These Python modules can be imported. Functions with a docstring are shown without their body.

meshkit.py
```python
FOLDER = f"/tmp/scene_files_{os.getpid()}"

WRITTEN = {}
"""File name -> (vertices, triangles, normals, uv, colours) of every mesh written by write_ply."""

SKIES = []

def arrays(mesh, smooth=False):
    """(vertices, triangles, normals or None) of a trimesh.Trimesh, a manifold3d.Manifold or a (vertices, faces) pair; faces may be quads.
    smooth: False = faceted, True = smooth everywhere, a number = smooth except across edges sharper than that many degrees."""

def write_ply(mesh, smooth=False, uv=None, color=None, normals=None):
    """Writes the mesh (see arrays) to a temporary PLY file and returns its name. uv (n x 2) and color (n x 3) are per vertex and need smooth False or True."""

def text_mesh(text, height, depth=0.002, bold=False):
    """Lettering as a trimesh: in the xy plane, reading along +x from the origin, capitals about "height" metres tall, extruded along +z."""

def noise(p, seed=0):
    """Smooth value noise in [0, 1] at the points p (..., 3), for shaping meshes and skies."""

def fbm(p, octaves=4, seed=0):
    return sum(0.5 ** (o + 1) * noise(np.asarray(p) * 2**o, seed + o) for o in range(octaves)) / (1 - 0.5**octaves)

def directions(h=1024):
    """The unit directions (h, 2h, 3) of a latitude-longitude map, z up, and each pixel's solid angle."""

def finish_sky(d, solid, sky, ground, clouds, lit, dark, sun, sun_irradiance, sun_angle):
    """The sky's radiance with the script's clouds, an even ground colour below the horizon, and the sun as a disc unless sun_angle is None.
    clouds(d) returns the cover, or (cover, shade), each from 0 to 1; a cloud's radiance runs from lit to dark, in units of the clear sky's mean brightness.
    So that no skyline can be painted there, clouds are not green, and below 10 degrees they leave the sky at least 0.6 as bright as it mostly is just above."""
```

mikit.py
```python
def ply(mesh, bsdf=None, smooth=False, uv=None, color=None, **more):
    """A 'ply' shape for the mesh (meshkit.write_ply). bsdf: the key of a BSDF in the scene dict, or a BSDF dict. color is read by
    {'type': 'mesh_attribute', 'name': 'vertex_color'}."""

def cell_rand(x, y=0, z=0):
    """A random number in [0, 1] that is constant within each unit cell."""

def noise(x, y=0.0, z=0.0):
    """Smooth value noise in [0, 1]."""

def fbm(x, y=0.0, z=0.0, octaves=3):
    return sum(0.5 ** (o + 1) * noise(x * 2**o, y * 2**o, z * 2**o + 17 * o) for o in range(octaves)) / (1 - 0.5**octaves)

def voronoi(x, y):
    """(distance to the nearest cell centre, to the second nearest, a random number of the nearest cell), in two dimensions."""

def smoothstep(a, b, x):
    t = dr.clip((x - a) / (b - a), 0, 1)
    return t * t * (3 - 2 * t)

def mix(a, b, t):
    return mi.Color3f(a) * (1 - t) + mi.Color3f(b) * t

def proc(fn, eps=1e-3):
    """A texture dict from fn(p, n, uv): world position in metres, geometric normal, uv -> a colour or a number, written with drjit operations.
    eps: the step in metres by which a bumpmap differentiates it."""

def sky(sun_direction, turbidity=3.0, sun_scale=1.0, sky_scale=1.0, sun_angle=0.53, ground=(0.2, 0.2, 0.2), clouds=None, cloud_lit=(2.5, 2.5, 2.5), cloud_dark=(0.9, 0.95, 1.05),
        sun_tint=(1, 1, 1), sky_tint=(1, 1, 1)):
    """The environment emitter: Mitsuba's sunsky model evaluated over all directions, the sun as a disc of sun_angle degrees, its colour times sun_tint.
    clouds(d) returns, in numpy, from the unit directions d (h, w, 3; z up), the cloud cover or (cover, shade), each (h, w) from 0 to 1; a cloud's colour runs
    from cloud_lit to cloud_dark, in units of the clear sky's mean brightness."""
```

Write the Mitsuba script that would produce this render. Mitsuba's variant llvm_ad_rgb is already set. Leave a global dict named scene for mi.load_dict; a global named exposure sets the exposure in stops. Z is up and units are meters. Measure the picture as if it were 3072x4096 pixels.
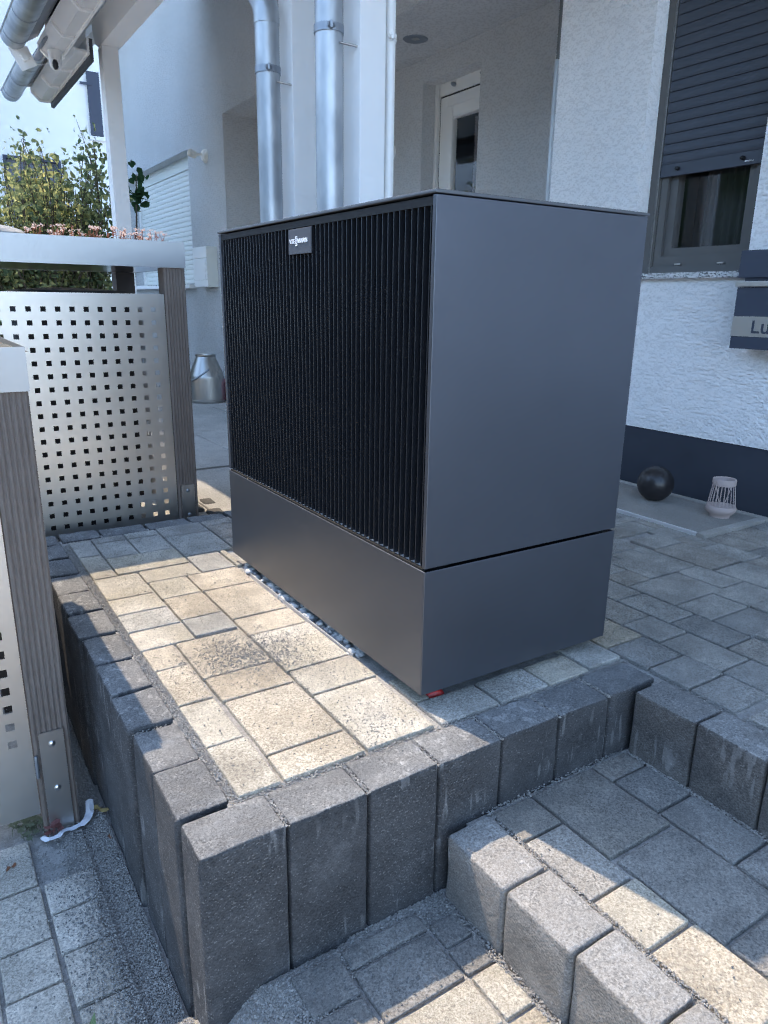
import math
import numpy as np
import trimesh
import drjit as dr
import mitsuba as mi
import manifold3d as m3
from shapely.geometry import box as sbox, Polygon
import mikit, meshkit
from mikit import noise, fbm, voronoi, smoothstep, mix

# ------------------------------------------------------------------ camera, light, exposure
CAM_POS = (1.18376027, -0.87190778, 0.88672512)
RIGHT = np.array([0.53941017, 0.84192695, 0.01398851])
FWD = np.array([-0.80682416, 0.52153195, -0.27755936])
FWD /= np.linalg.norm(FWD)
RIGHT -= FWD * (RIGHT @ FWD); RIGHT /= np.linalg.norm(RIGHT)
UP = np.cross(RIGHT, FWD)
M = np.eye(4); M[:3, 0] = -RIGHT; M[:3, 1] = UP; M[:3, 2] = FWD; M[:3, 3] = CAM_POS
scene = {}
labels = {}
scene['camera'] = {'type': 'perspective', 'fov_axis': 'x', 'fov': 2 * math.degrees(math.atan(1536 / 2910.08)),
                   'near_clip': 0.02, 'far_clip': 400.0, 'to_world': mi.ScalarTransform4f(M.tolist())}
scene['sky'] = mikit.sky((-0.575, -0.144, 1.0), turbidity=3.0, sun_scale=0.275, sky_scale=1.3, sky_tint=(1.09, 1.0, 0.92), ground=(0.34, 0.33, 0.31))
exposure = 3.85

RNG = np.random.default_rng(7)

# ------------------------------------------------------------------ materials
def rgb(c): return {'type': 'rgb', 'value': [float(x) for x in c]}
def bump(b, fn, scale, eps=1e-3):
    return {'type': 'bumpmap', 'tex': mikit.proc(fn, eps), 'scale': scale, 'bsdf': b}
def pr(color, rough=0.5, metallic=0.0, spec=0.5, **k):
    return {'type': 'principled', 'base_color': color if isinstance(color, dict) else rgb(color), 'roughness': rough,
            'metallic': metallic, 'specular': spec, **k}
def mat(name, b, two=True):
    scene['m_' + name] = {'type': 'twosided', 'bsdf': b} if two else b
def stone(name, a, b, grain=0.35, speck=0.25, f=260.0, patch=9.0, dark=0.0, bscale=0.0022, rough=0.9):
    a, b = tuple(map(float, a)), tuple(map(float, b))
    def col(p, n, uv):
        t = fbm(p.x * patch, p.y * patch, p.z * patch, 3)
        c = mix(a, b, smoothstep(0.3, 0.7, t))
        g = noise(p.x * f, p.y * f, p.z * f) * 0.6 + noise(p.x * f * 2.3, p.y * f * 2.3, p.z * f * 2.3 + 5) * 0.4
        c = c * (1 - grain + 2 * grain * g)
        s = smoothstep(0.80, 0.9, noise(p.x * f * 0.8 + 31, p.y * f * 0.8, p.z * f * 0.8))
        c = c + mi.Color3f(0.42, 0.40, 0.36) * (s * speck)
        if dark:
            d = smoothstep(0.55, 0.75, fbm(p.x * 4.3 + 9, p.y * 4.3, p.z * 4.3, 4))
            c = c * (1 - dark * d)
        return c
    def h(p, n, uv):
        return noise(p.x * f, p.y * f, p.z * f) * 0.7 + noise(p.x * f * 0.4, p.y * f * 0.4, p.z * f * 0.4) * 0.6
    mat(name, bump(pr(mikit.proc(col), rough, spec=0.3), h, bscale, 8e-4))

PAVERS = {'beige': ((0.405, 0.355, 0.28), (0.33, 0.285, 0.22)), 'sand': ((0.415, 0.38, 0.318), (0.345, 0.31, 0.245)),
          'greige': ((0.385, 0.35, 0.285), (0.315, 0.282, 0.228)), 'grey': ((0.355, 0.34, 0.305), (0.285, 0.272, 0.243)),
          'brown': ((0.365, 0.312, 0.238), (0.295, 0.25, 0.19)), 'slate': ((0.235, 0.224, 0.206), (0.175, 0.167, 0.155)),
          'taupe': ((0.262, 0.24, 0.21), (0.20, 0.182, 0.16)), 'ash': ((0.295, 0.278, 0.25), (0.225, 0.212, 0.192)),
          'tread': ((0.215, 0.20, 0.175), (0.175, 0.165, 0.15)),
          'path': ((0.47, 0.425, 0.36), (0.38, 0.345, 0.29)), 'pathgrey': ((0.54, 0.495, 0.425), (0.45, 0.41, 0.355))}
TONES = {}
def stone_set(name, pal, grain, speck, f, patch, dark, bscale, dust=0.0):
    """one material for a family of stones; uv.x picks the stone's own colour pair; dust: pale wear on upward faces"""
    keys = list(pal)
    for i, k in enumerate(keys): TONES[k] = (name, i + 0.5)
    def col(p, n, uv):
        t = smoothstep(0.3, 0.7, fbm(p.x * patch, p.y * patch, p.z * patch, 3))
        c = mi.Color3f(0.0)
        for i, k in enumerate(keys):
            a, b = (tuple(map(float, v)) for v in pal[k])
            c = dr.select((uv.x > i) & (uv.x < i + 1), mix(a, b, t), c)
        g = noise(p.x * f, p.y * f, p.z * f) * 0.55 + noise(p.x * f * 2.1, p.y * f * 2.1, p.z * f * 2.1 + 5) * 0.45
        g = dr.clip((g - 0.5) * 1.7 + 0.5, 0, 1)
        mo = fbm(p.x * 31 + 2, p.y * 31, p.z * 31, 3)
        c = c * (1 - grain + 2 * grain * g) * (0.82 + 0.36 * mo)
        if dust:
            d = smoothstep(0.6, 0.95, n.z) * (0.55 + 0.45 * t)
            c = mix(c, c * 0.6 + mi.Color3f(0.165, 0.164, 0.16) * (0.6 + 0.8 * g), d * dust)
        s = smoothstep(0.76, 0.86, noise(p.x * f * 0.9 + 31, p.y * f * 0.9, p.z * f * 0.9))
        c = c + mi.Color3f(0.40, 0.38, 0.35) * (s * speck)
        d = smoothstep(0.55, 0.75, fbm(p.x * 4.3 + 9, p.y * 4.3, p.z * 4.3, 3))
        e = smoothstep(0.62, 0.70, fbm(p.x * 23 + 3, p.y * 23, p.z * 8, 3))
        if dust:
            k = smoothstep(0.62, 0.74, noise(p.x * 75, p.y * 75, p.z * 9) * 0.6 + noise(p.x * 190, p.y * 190, p.z * 24) * 0.4) * smoothstep(0.45, 0.62, fbm(p.x * 9, p.y * 9, p.z * 7, 2))
            c = c + mi.Color3f(0.085, 0.083, 0.08) * k
        return c * (1 - dark * d) * (1 + 0.35 * speck * e) + mi.Color3f(0.05, 0.05, 0.05) * (e * speck)
    def h(p, n, uv):
        return noise(p.x * f, p.y * f, p.z * f) * 0.7 + noise(p.x * f * 0.4, p.y * f * 0.4, p.z * f * 0.4) * 0.6
    mat(name, bump(pr(mikit.proc(col), 0.9, spec=0.3), h, bscale, 5e-4))
stone_set('paver', {'paver_' + k: v for k, v in PAVERS.items()}, 0.42, 0.10, 300.0, 9.0, 0.15, 0.0028)
stone_set('kerb', {'palisade': ((0.070, 0.070, 0.071), (0.052, 0.052, 0.053)), 'palisade_warm': ((0.120, 0.112, 0.103), (0.085, 0.081, 0.077)),
                   'palisade_step': ((0.235, 0.22, 0.20), (0.18, 0.168, 0.152))}, 0.40, 0.20, 320.0, 12.0, 0.10, 0.0028, dust=0.9)
stone('grit', (0.33, 0.315, 0.295), (0.24, 0.23, 0.215), 0.45, 0.25, f=300, patch=40, bscale=0.003)
stone('asphalt', (0.32, 0.31, 0.295), (0.27, 0.265, 0.255), 0.3, 0.1, f=150)
stone('drive', (0.34, 0.325, 0.30), (0.28, 0.27, 0.25), 0.25, 0.1, f=160, patch=5)
stone('slab', (0.24, 0.225, 0.205), (0.20, 0.19, 0.175), 0.2, 0.06, f=200, patch=6, bscale=0.0012)
stone('slab_rim', (0.34, 0.32, 0.29), (0.28, 0.265, 0.24), 0.2, 0.06, f=200, patch=9, bscale=0.0012)
stone('rubble', (0.09, 0.085, 0.08), (0.06, 0.058, 0.056), 0.3, 0.1, f=120, bscale=0.004)
def granite(p, n, uv):
    v = noise(p.x * 190, p.y * 190, p.z * 190)
    return mix((0.62, 0.62, 0.62), (0.08, 0.085, 0.09), smoothstep(0.5, 0.66, v))
mat('granite', pr(mikit.proc(granite), 0.35))
def chipcol(p, n, uv):
    v = mikit.cell_rand(p.x * 260, p.y * 260, p.z * 260)
    return mix((0.21, 0.198, 0.182), (0.40, 0.38, 0.35), v * v)
mat('chip', pr(mikit.proc(chipcol), 0.8))
mat('chip_dark', pr((0.13, 0.13, 0.128), 0.7))
def pebcol(p, n, uv):
    return mix((0.30, 0.32, 0.34), (0.62, 0.60, 0.57), mikit.cell_rand(p.x * 55, p.y * 55, 0))
mat('pebble', pr(mikit.proc(pebcol), 0.5))

def stucco(name, c, amp, f, patch=0.06):
    c = tuple(map(float, c))
    def h(p, n, uv):
        return noise(p.x * f, p.y * f, p.z * f * 1.25) * 0.6 + noise(p.x * f * 2.1, p.y * f * 2.1, p.z * f * 2.4 + 7) * 0.4
    def col(p, n, uv):
        t = fbm(p.x * 1.3, p.y * 1.3, p.z * 1.3, 4)
        st = noise(p.x * 7, p.y * 7, p.z * 0.6) * 0.6 + noise(p.x * 19, p.y * 19, p.z * 1.5) * 0.4
        g = h(p, n, uv)
        return mi.Color3f(c) * (1 - patch + 2 * patch * t) * (0.95 + 0.07 * st) * (0.90 + 0.17 * smoothstep(0.25, 0.62, g))
    mat(name, bump(pr(mikit.proc(col), 0.9, spec=0.2), h, amp, 1.2e-3))
stucco('plaster_white', (0.84, 0.84, 0.835), 0.014, 85)
stucco('plaster_grey', (0.535, 0.54, 0.54), 0.012, 85, 0.10)
mat('plaster_far', pr((0.84, 0.84, 0.83), 0.9))
def plinthcol(p, n, uv):
    s = smoothstep(0.80, 0.86, fbm(p.x * 17, p.y * 17, p.z * 13, 3))
    return mix((0.030, 0.036, 0.050), (0.12, 0.125, 0.135), s * 0.5) * (0.85 + 0.3 * fbm(p.x * 5, p.y * 5, p.z * 5, 3))
mat('plinth', bump(pr(mikit.proc(plinthcol), 0.75), lambda p, n, uv: noise(p.x * 90, p.y * 90, p.z * 90), 0.0015))

def woodbump(p, n, uv):
    w = noise(p.x * 160, p.y * 160, p.z * 5 + p.x * 3) * 0.6 + noise(p.x * 60, p.y * 60, p.z * 2.5) * 0.5
    return w
mat('wood_white', bump(pr((0.80, 0.80, 0.79), 0.55), woodbump, 0.0012))
mat('soffit', pr((0.66, 0.67, 0.67), 0.5))
mat('wood_white_x', bump(pr((0.82, 0.82, 0.81), 0.55), lambda p, n, uv: noise(p.x * 4, p.y * 130, p.z * 130), 0.0008))
mat('white_paint', pr((0.80, 0.80, 0.78), 0.4))
mat('white_plastic', pr((0.78, 0.775, 0.75), 0.35))
mat('cream_plastic', pr((0.74, 0.72, 0.66), 0.4))

# heat pump
def casecol(p, n, uv):
    return mi.Color3f(0.128, 0.138, 0.160) * (0.94 + 0.12 * fbm(p.x * 6, p.y * 6, p.z * 6, 3))
mat('casing', bump(pr(mikit.proc(casecol), 0.38, metallic=0.82, spec=0.6), lambda p, n, uv: noise(p.x * 900, p.y * 900, p.z * 900), 0.00012, 3e-4))
mat('slat', pr((0.013, 0.015, 0.019), 0.30, spec=0.7))
mat('black', pr((0.006, 0.006, 0.007), 0.6))
mat('alu_bright', pr((0.75, 0.75, 0.75), 0.35, metallic=0.6))
mat('lid', pr((0.16, 0.165, 0.175), 0.28, metallic=0.8))
mat('badge', pr((0.085, 0.090, 0.102), 0.45, metallic=0.2))
mat('letter_white', pr((0.85, 0.85, 0.85), 0.4))
mat('red', pr((0.45, 0.03, 0.025), 0.4))

# metals
def brush(p, n, uv):
    return noise(p.x * 25, p.y * 25, p.z * 1500) * 0.5 + noise(p.x * 8, p.y * 8, p.z * 600) * 0.5
def steelcol(p, n, uv):
    t = fbm(p.x * 3, p.y * 3, p.z * 9, 3)
    return mix((0.60, 0.575, 0.535), (0.70, 0.67, 0.625), t)
mat('steel', bump({'type': 'principled', 'base_color': mikit.proc(steelcol), 'metallic': 1.0, 'roughness': 0.36}, brush, 0.00004, 2e-4))
mat('steel_tray', {'type': 'principled', 'base_color': rgb((0.36, 0.37, 0.38)), 'metallic': 1.0, 'roughness': 0.36})
mat('steel_soft', {'type': 'principled', 'base_color': rgb((0.50, 0.49, 0.47)), 'metallic': 1.0, 'roughness': 0.38})
mat('steel_polish', {'type': 'principled', 'base_color': rgb((0.62, 0.62, 0.61)), 'metallic': 1.0, 'roughness': 0.10})
mat('chrome', {'type': 'principled', 'base_color': rgb((0.7, 0.7, 0.7)), 'metallic': 1.0, 'roughness': 0.15})
def zinccol(p, n, uv):
    t = fbm(p.x * 9, p.y * 9, p.z * 4, 4)
    return mix((0.36, 0.385, 0.41), (0.54, 0.565, 0.585), smoothstep(0.3, 0.7, t))
mat('zinc', {'type': 'principled', 'base_color': mikit.proc(zinccol), 'metallic': 0.75, 'roughness': 0.42})
mat('zinc_dark', {'type': 'principled', 'base_color': rgb((0.30, 0.33, 0.37)), 'metallic': 0.8, 'roughness': 0.45})
def wpccol(p, n, uv):
    t = noise(p.x * 300, p.y * 300, p.z * 14) * 0.6 + noise(p.x * 800, p.y * 800, p.z * 60) * 0.4
    return mix((0.115, 0.090, 0.075), (0.19, 0.158, 0.135), t)
mat('wpc', bump(pr(mikit.proc(wpccol), 0.75), lambda p, n, uv: noise(p.x * 500, p.y * 500, p.z * 40), 0.0008, 5e-4))
mat('wpc_dark', pr((0.045, 0.040, 0.040), 0.6))

mat('frame_grey', pr((0.105, 0.103, 0.100), 0.42))
mat('shutter_dark', bump(pr((0.052, 0.062, 0.082), 0.45), lambda p, n, uv: noise(p.x * 500, p.y * 500, p.z * 500), 0.0003, 4e-4))
mat('shutter_light', pr((0.66, 0.67, 0.62), 0.45))
mat('rubber', pr((0.012, 0.013, 0.015), 0.5))
mat('room', pr((0.05, 0.05, 0.05), 0.9))
mat('curtain', pr((0.055, 0.055, 0.058), 0.9))
mat('blind', pr((0.14, 0.13, 0.135), 0.9))
scene['m_pane'] = {'type': 'thindielectric', 'int_ior': 1.5}
mat('letterbox', pr((0.040, 0.050, 0.075), 0.42))
mat('ball', pr((0.022, 0.020, 0.021), 0.33))
mat('lantern', pr((0.44, 0.355, 0.325), 0.65))
mat('far_shutter', pr((0.035, 0.045, 0.075), 0.45))
mat('far_blind', pr((0.16, 0.17, 0.20), 0.6))
mat('bin_dark', pr((0.035, 0.036, 0.036), 0.45))
mat('bin_pale', pr((0.55, 0.57, 0.60), 0.4))
mat('pink', pr((0.42, 0.17, 0.22), 0.7))
mat('roof_sheet', pr((0.25, 0.28, 0.33), 0.5, metallic=0.3))
mat('roof_dark', pr((0.055, 0.062, 0.075), 0.6))
mat('soil', pr((0.10, 0.09, 0.07), 0.95))
mat('hedge', bump(pr((0.05, 0.085, 0.035), 0.8), lambda p, n, uv: fbm(p.x * 9, p.y * 9, p.z * 9, 3), 0.15, 0.01))
mat('bark', pr((0.10, 0.075, 0.055), 0.85))
def thin(name, c, trans=0.9):
    scene['m_' + name] = {'type': 'principledthin', 'base_color': c if isinstance(c, dict) else rgb(c), 'roughness': 0.5, 'diff_trans': trans, 'specular' if False else 'eta': 1.45}
def leafcol(p, n, uv):
    r = mikit.cell_rand(p.x * 14, p.y * 14, p.z * 14)
    return mix((0.15, 0.20, 0.11), (0.54, 0.54, 0.25), smoothstep(0.2, 0.9, r))
thin('leaf', mikit.proc(leafcol), 1.3)
thin('leaf_dark', (0.04, 0.085, 0.04), 0.7)
thin('petal', (0.85, 0.66, 0.58), 0.8)
thin('sedum', (0.42, 0.17, 0.11), 0.5)
thin('clover', (0.16, 0.18, 0.12), 0.5)
thin('clover_red', (0.26, 0.12, 0.11), 0.6)
thin('dry', (0.30, 0.26, 0.15), 0.6)
thin('leaf_yellow', (0.36, 0.27, 0.12), 0.5)
thin('leaf_brown', (0.22, 0.11, 0.07), 0.4)
thin('blade', (0.20, 0.27, 0.14), 0.6)
mat('tape', pr((0.62, 0.64, 0.68), 0.7))

# ------------------------------------------------------------------ helpers
def numbered(key):
    if key not in scene and key not in labels: return key
    i = 1
    while f'{key}_{i:03d}' in scene or f'{key}_{i:03d}' in labels: i += 1
    return f'{key}_{i:03d}'
def tag(key, label, cat=None, group=None, kind=None):
    d = {}
    if label: d['label'] = label
    if cat: d['category'] = cat
    if group: d['group'] = group
    if kind: d['kind'] = kind
    labels[key] = d
def thing(name, label, cat, group=None):
    k = numbered(name); tag(k, label, cat, group); return k
def obj(name, mesh, m, parent=None, smooth=False, **more):
    k = numbered((parent + '__' if parent else '') + name)
    if m in TONES:
        m, tone = TONES[m]
        more['uv'] = np.tile([tone, 0.5], (len(mesh.vertices), 1)); smooth = True
    scene[k] = mikit.ply(mesh, 'm_' + m, smooth, **more)
    return k
def inst(name, shape, parent, T):
    k = numbered(parent + '__' + name)
    scene[k] = {**shape, 'to_world': T}
    return k
def bx(x0, x1, y0, y1, z0, z1):
    m = trimesh.creation.box(extents=(x1 - x0, y1 - y0, z1 - z0))
    m.apply_translation(((x0 + x1) / 2, (y0 + y1) / 2, (z0 + z1) / 2))
    return m
def cat(ms): return trimesh.util.concatenate([m for m in ms])
def axis_grid(h, r, n):
    a = [-h, -h + 0.3 * r, -h + r]
    mid = list(np.linspace(-h + r, h - r, n + 2)[1:-1])
    return np.array(a + mid + [h - r, h - 0.3 * r, h])
def rblock(x0, x1, y0, y1, z0, z1, r=0.004, n=(1, 1, 0), amp=0.0, f=8.0, seed=0, sag=0.0):
    h = np.array([x1 - x0, y1 - y0, z1 - z0]) / 2
    c = np.array([x0 + x1, y0 + y1, z0 + z1]) / 2
    r = min(r, 0.9 * h.min())
    A = [axis_grid(h[i], r, n[i]) for i in range(3)]
    V, F, off = [], [], 0
    for ax in range(3):
        u, v = (ax + 1) % 3, (ax + 2) % 3
        gu, gv = np.meshgrid(A[u], A[v], indexing='ij')
        nu, nv = gu.shape
        for s in (-1, 1):
            p = np.zeros((nu * nv, 3)); p[:, u] = gu.ravel(); p[:, v] = gv.ravel(); p[:, ax] = s * h[ax]
            i = np.arange(nu * nv).reshape(nu, nv)
            q = np.stack([i[:-1, :-1], i[1:, :-1], i[1:, 1:], i[:-1, 1:]], -1).reshape(-1, 4)
            if s < 0: q = q[:, ::-1]
            V.append(p); F.append(np.vstack([q[:, :3], q[:, [0, 2, 3]]]) + off); off += len(p)
    V, F = np.vstack(V), np.vstack(F)
    inner = np.clip(V, -(h - r), h - r)
    d = V - inner; L = np.linalg.norm(d, axis=1, keepdims=True)
    N = d / L
    V = inner + N * r
    if amp:
        w = V + c
        V = V + N * (amp * (meshkit.fbm(w * f + seed * 3.7, 3, seed) - 0.5)[:, None] * 2)
    m = trimesh.Trimesh(V + c, F, process=False)
    m.merge_vertices(digits_vertex=7)
    return m
def tube(pts, rad, sides=16, cap=True, closed=False):
    P = np.asarray(pts, float); n = len(P)
    rad = np.broadcast_to(np.asarray(rad, float), (n,))
    T = np.gradient(P, axis=0); T /= np.linalg.norm(T, axis=1, keepdims=True)
    ref = np.array([0.0, 0, 1]) if abs(T[0, 2]) < 0.9 else np.array([1.0, 0, 0])
    V, F = [], []
    u = np.cross(T[0], ref); u /= np.linalg.norm(u)
    for i in range(n):
        u = u - T[i] * (u @ T[i]); u /= np.linalg.norm(u); w = np.cross(T[i], u)
        a = np.linspace(0, 2 * math.pi, sides, endpoint=False)
        V.append(P[i] + rad[i] * (np.cos(a)[:, None] * u + np.sin(a)[:, None] * w))
    for i in range(n - 1):
        for j in range(sides):
            k = (j + 1) % sides
            a, b, c_, d = i * sides + j, i * sides + k, (i + 1) * sides + k, (i + 1) * sides + j
            F += [[a, b, c_], [a, c_, d]]
    V = np.vstack(V)
    if cap:
        V = np.vstack([V, P[0], P[-1]]); c0, c1 = len(V) - 2, len(V) - 1
        for j in range(sides):
            k = (j + 1) % sides
            F += [[c0, k, j], [c1, (n - 1) * sides + j, (n - 1) * sides + k]]
    return trimesh.Trimesh(V, np.array(F), process=False)
def lathe(prof, sides=40, center=(0, 0, 0)):
    m = trimesh.creation.revolve(np.array(prof, float), sections=sides)
    m.apply_translation(center); return m
def prism_x(poly, x0, x1):
    """profile polygon in (y,z), extruded along x"""
    m = trimesh.creation.extrude_polygon(Polygon(poly), x1 - x0, engine='earcut')
    T = np.array([[0, 0, 1, x0], [1, 0, 0, 0], [0, 1, 0, 0], [0, 0, 0, 1.0]])
    m.apply_transform(T); return m
def prism_z(poly, z0, z1):
    m = trimesh.creation.extrude_polygon(poly if isinstance(poly, Polygon) else Polygon(poly), z1 - z0, engine='earcut')
    m.apply_translation((0, 0, z0)); return m
def diff(a, cuts):
    def M3(m): return m3.Manifold(m3.Mesh(np.asarray(m.vertices, np.float32), np.asarray(m.faces, np.uint32)))
    r = M3(a)
    for c_ in cuts: r = r - M3(c_)
    o = r.to_mesh()
    return trimesh.Trimesh(o.vert_properties[:, :3], o.tri_verts, process=False)
def octa_chips(P, size, rng, flat=0.65):
    n = len(P)
    base = np.array([[1, 0, 0], [-1, 0, 0], [0, 1, 0], [0, -1, 0], [0, 0, 1], [0, 0, -1.0]])
    tri = np.array([[0, 2, 4], [2, 1, 4], [1, 3, 4], [3, 0, 4], [2, 0, 5], [1, 2, 5], [3, 1, 5], [0, 3, 5]])
    s = size * rng.uniform(0.55, 1.35, (n, 1, 1)) * rng.uniform(0.6, 1.25, (n, 6, 1))
    V = base[None] * s
    V[..., 1] *= rng.uniform(0.55, 1.0, (n, 1)); V[..., 2] *= flat
    a = rng.uniform(0, 2 * math.pi, n); b = rng.normal(0, 0.35, n)
    ca, sa, cb, sb = np.cos(a), np.sin(a), np.cos(b), np.sin(b)
    Rm = np.zeros((n, 3, 3))
    Rm[:, 0, 0], Rm[:, 0, 1], Rm[:, 1, 0], Rm[:, 1, 1], Rm[:, 2, 2] = ca, -sa, sa, ca, 1
    Rx = np.zeros((n, 3, 3)); Rx[:, 0, 0] = 1; Rx[:, 1, 1], Rx[:, 1, 2], Rx[:, 2, 1], Rx[:, 2, 2] = cb, -sb, sb, cb
    V = np.einsum('nij,nkj->nki', Rm @ Rx, V) + P[:, None, :]
    F = tri[None] + (np.arange(n) * 6)[:, None, None]
    return trimesh.Trimesh(V.reshape(-1, 3), F.reshape(-1, 3), process=False)
def T4(t): return mi.ScalarTransform4f(np.asarray(t, float).tolist())
def shift(v): return mi.ScalarTransform4f().translate([float(x) for x in v])
def text(s, h, depth, bold=True): return meshkit.text_mesh(s, h, depth, bold)
def face_minus_y(m, x, y, z):
    """lettering in the xy plane turned to face -y, its origin at (x, y, z)"""
    T = np.array([[1, 0, 0, x], [0, 0, -1, y], [0, 1, 0, z], [0, 0, 0, 1.0]])
    m = m.copy(); m.apply_transform(T); return m

# ------------------------------------------------------------------ ground
def ground_z(x, y):
    x, y = np.broadcast_arrays(np.asarray(x, float), np.asarray(y, float))
    def ss(a, b, v):
        t = np.clip((v - a) / (b - a), 0, 1); return t * t * (3 - 2 * t)
    s1 = ss(-0.45, -0.68, y)
    s2 = ss(0.22, 0.05, x) * (y < -0.3)
    return -0.322 - 0.150 * np.maximum(s1, s2)
def grid_mesh(x0, x1, y0, y1, step, zf, amp=0.0):
    xs = np.arange(x0, x1 + step / 2, step); ys = np.arange(y0, y1 + step / 2, step)
    X, Y = np.meshgrid(xs, ys, indexing='ij')
    Z = zf(X, Y)
    if amp: Z = Z + amp * (meshkit.fbm(np.stack([X * 18, Y * 18, 0 * X], -1), 4) - 0.5)
    V = np.stack([X, Y, Z], -1).reshape(-1, 3)
    i = np.arange(len(xs) * len(ys)).reshape(len(xs), len(ys))
    q = np.stack([i[:-1, :-1], i[1:, :-1], i[1:, 1:], i[:-1, 1:]], -1).reshape(-1, 4)
    return trimesh.Trimesh(V, np.vstack([q[:, :3], q[:, [0, 2, 3]]]), process=False)
obj('ground', cat([bx(-90, 90, -90, 90, -0.75, -0.52)]), 'asphalt'); tag('ground', None, kind='structure')
obj('lower_path', grid_mesh(-3.0, 2.6, -3.0, -0.02, 0.02, ground_z, 0.006), 'grit', smooth=True); tag('lower_path', 'lower grey paved path with a slope of grit along the wall', kind='structure')
T_BED = cat([bx(-1.70, 0.10, -0.49, 2.19, -0.45, -0.011), bx(0.1001, 3.0, 0.565, 2.19, -0.45, -0.012)])
obj('terrace', T_BED, 'grit'); tag('terrace', 'upper terrace of beige and grey pavers', kind='structure')
obj('landing', bx(0.12, 3.0, -0.01, 0.52, -0.45, -0.176), 'grit'); tag('landing', 'middle step landing of grey pavers', kind='structure')

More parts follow.
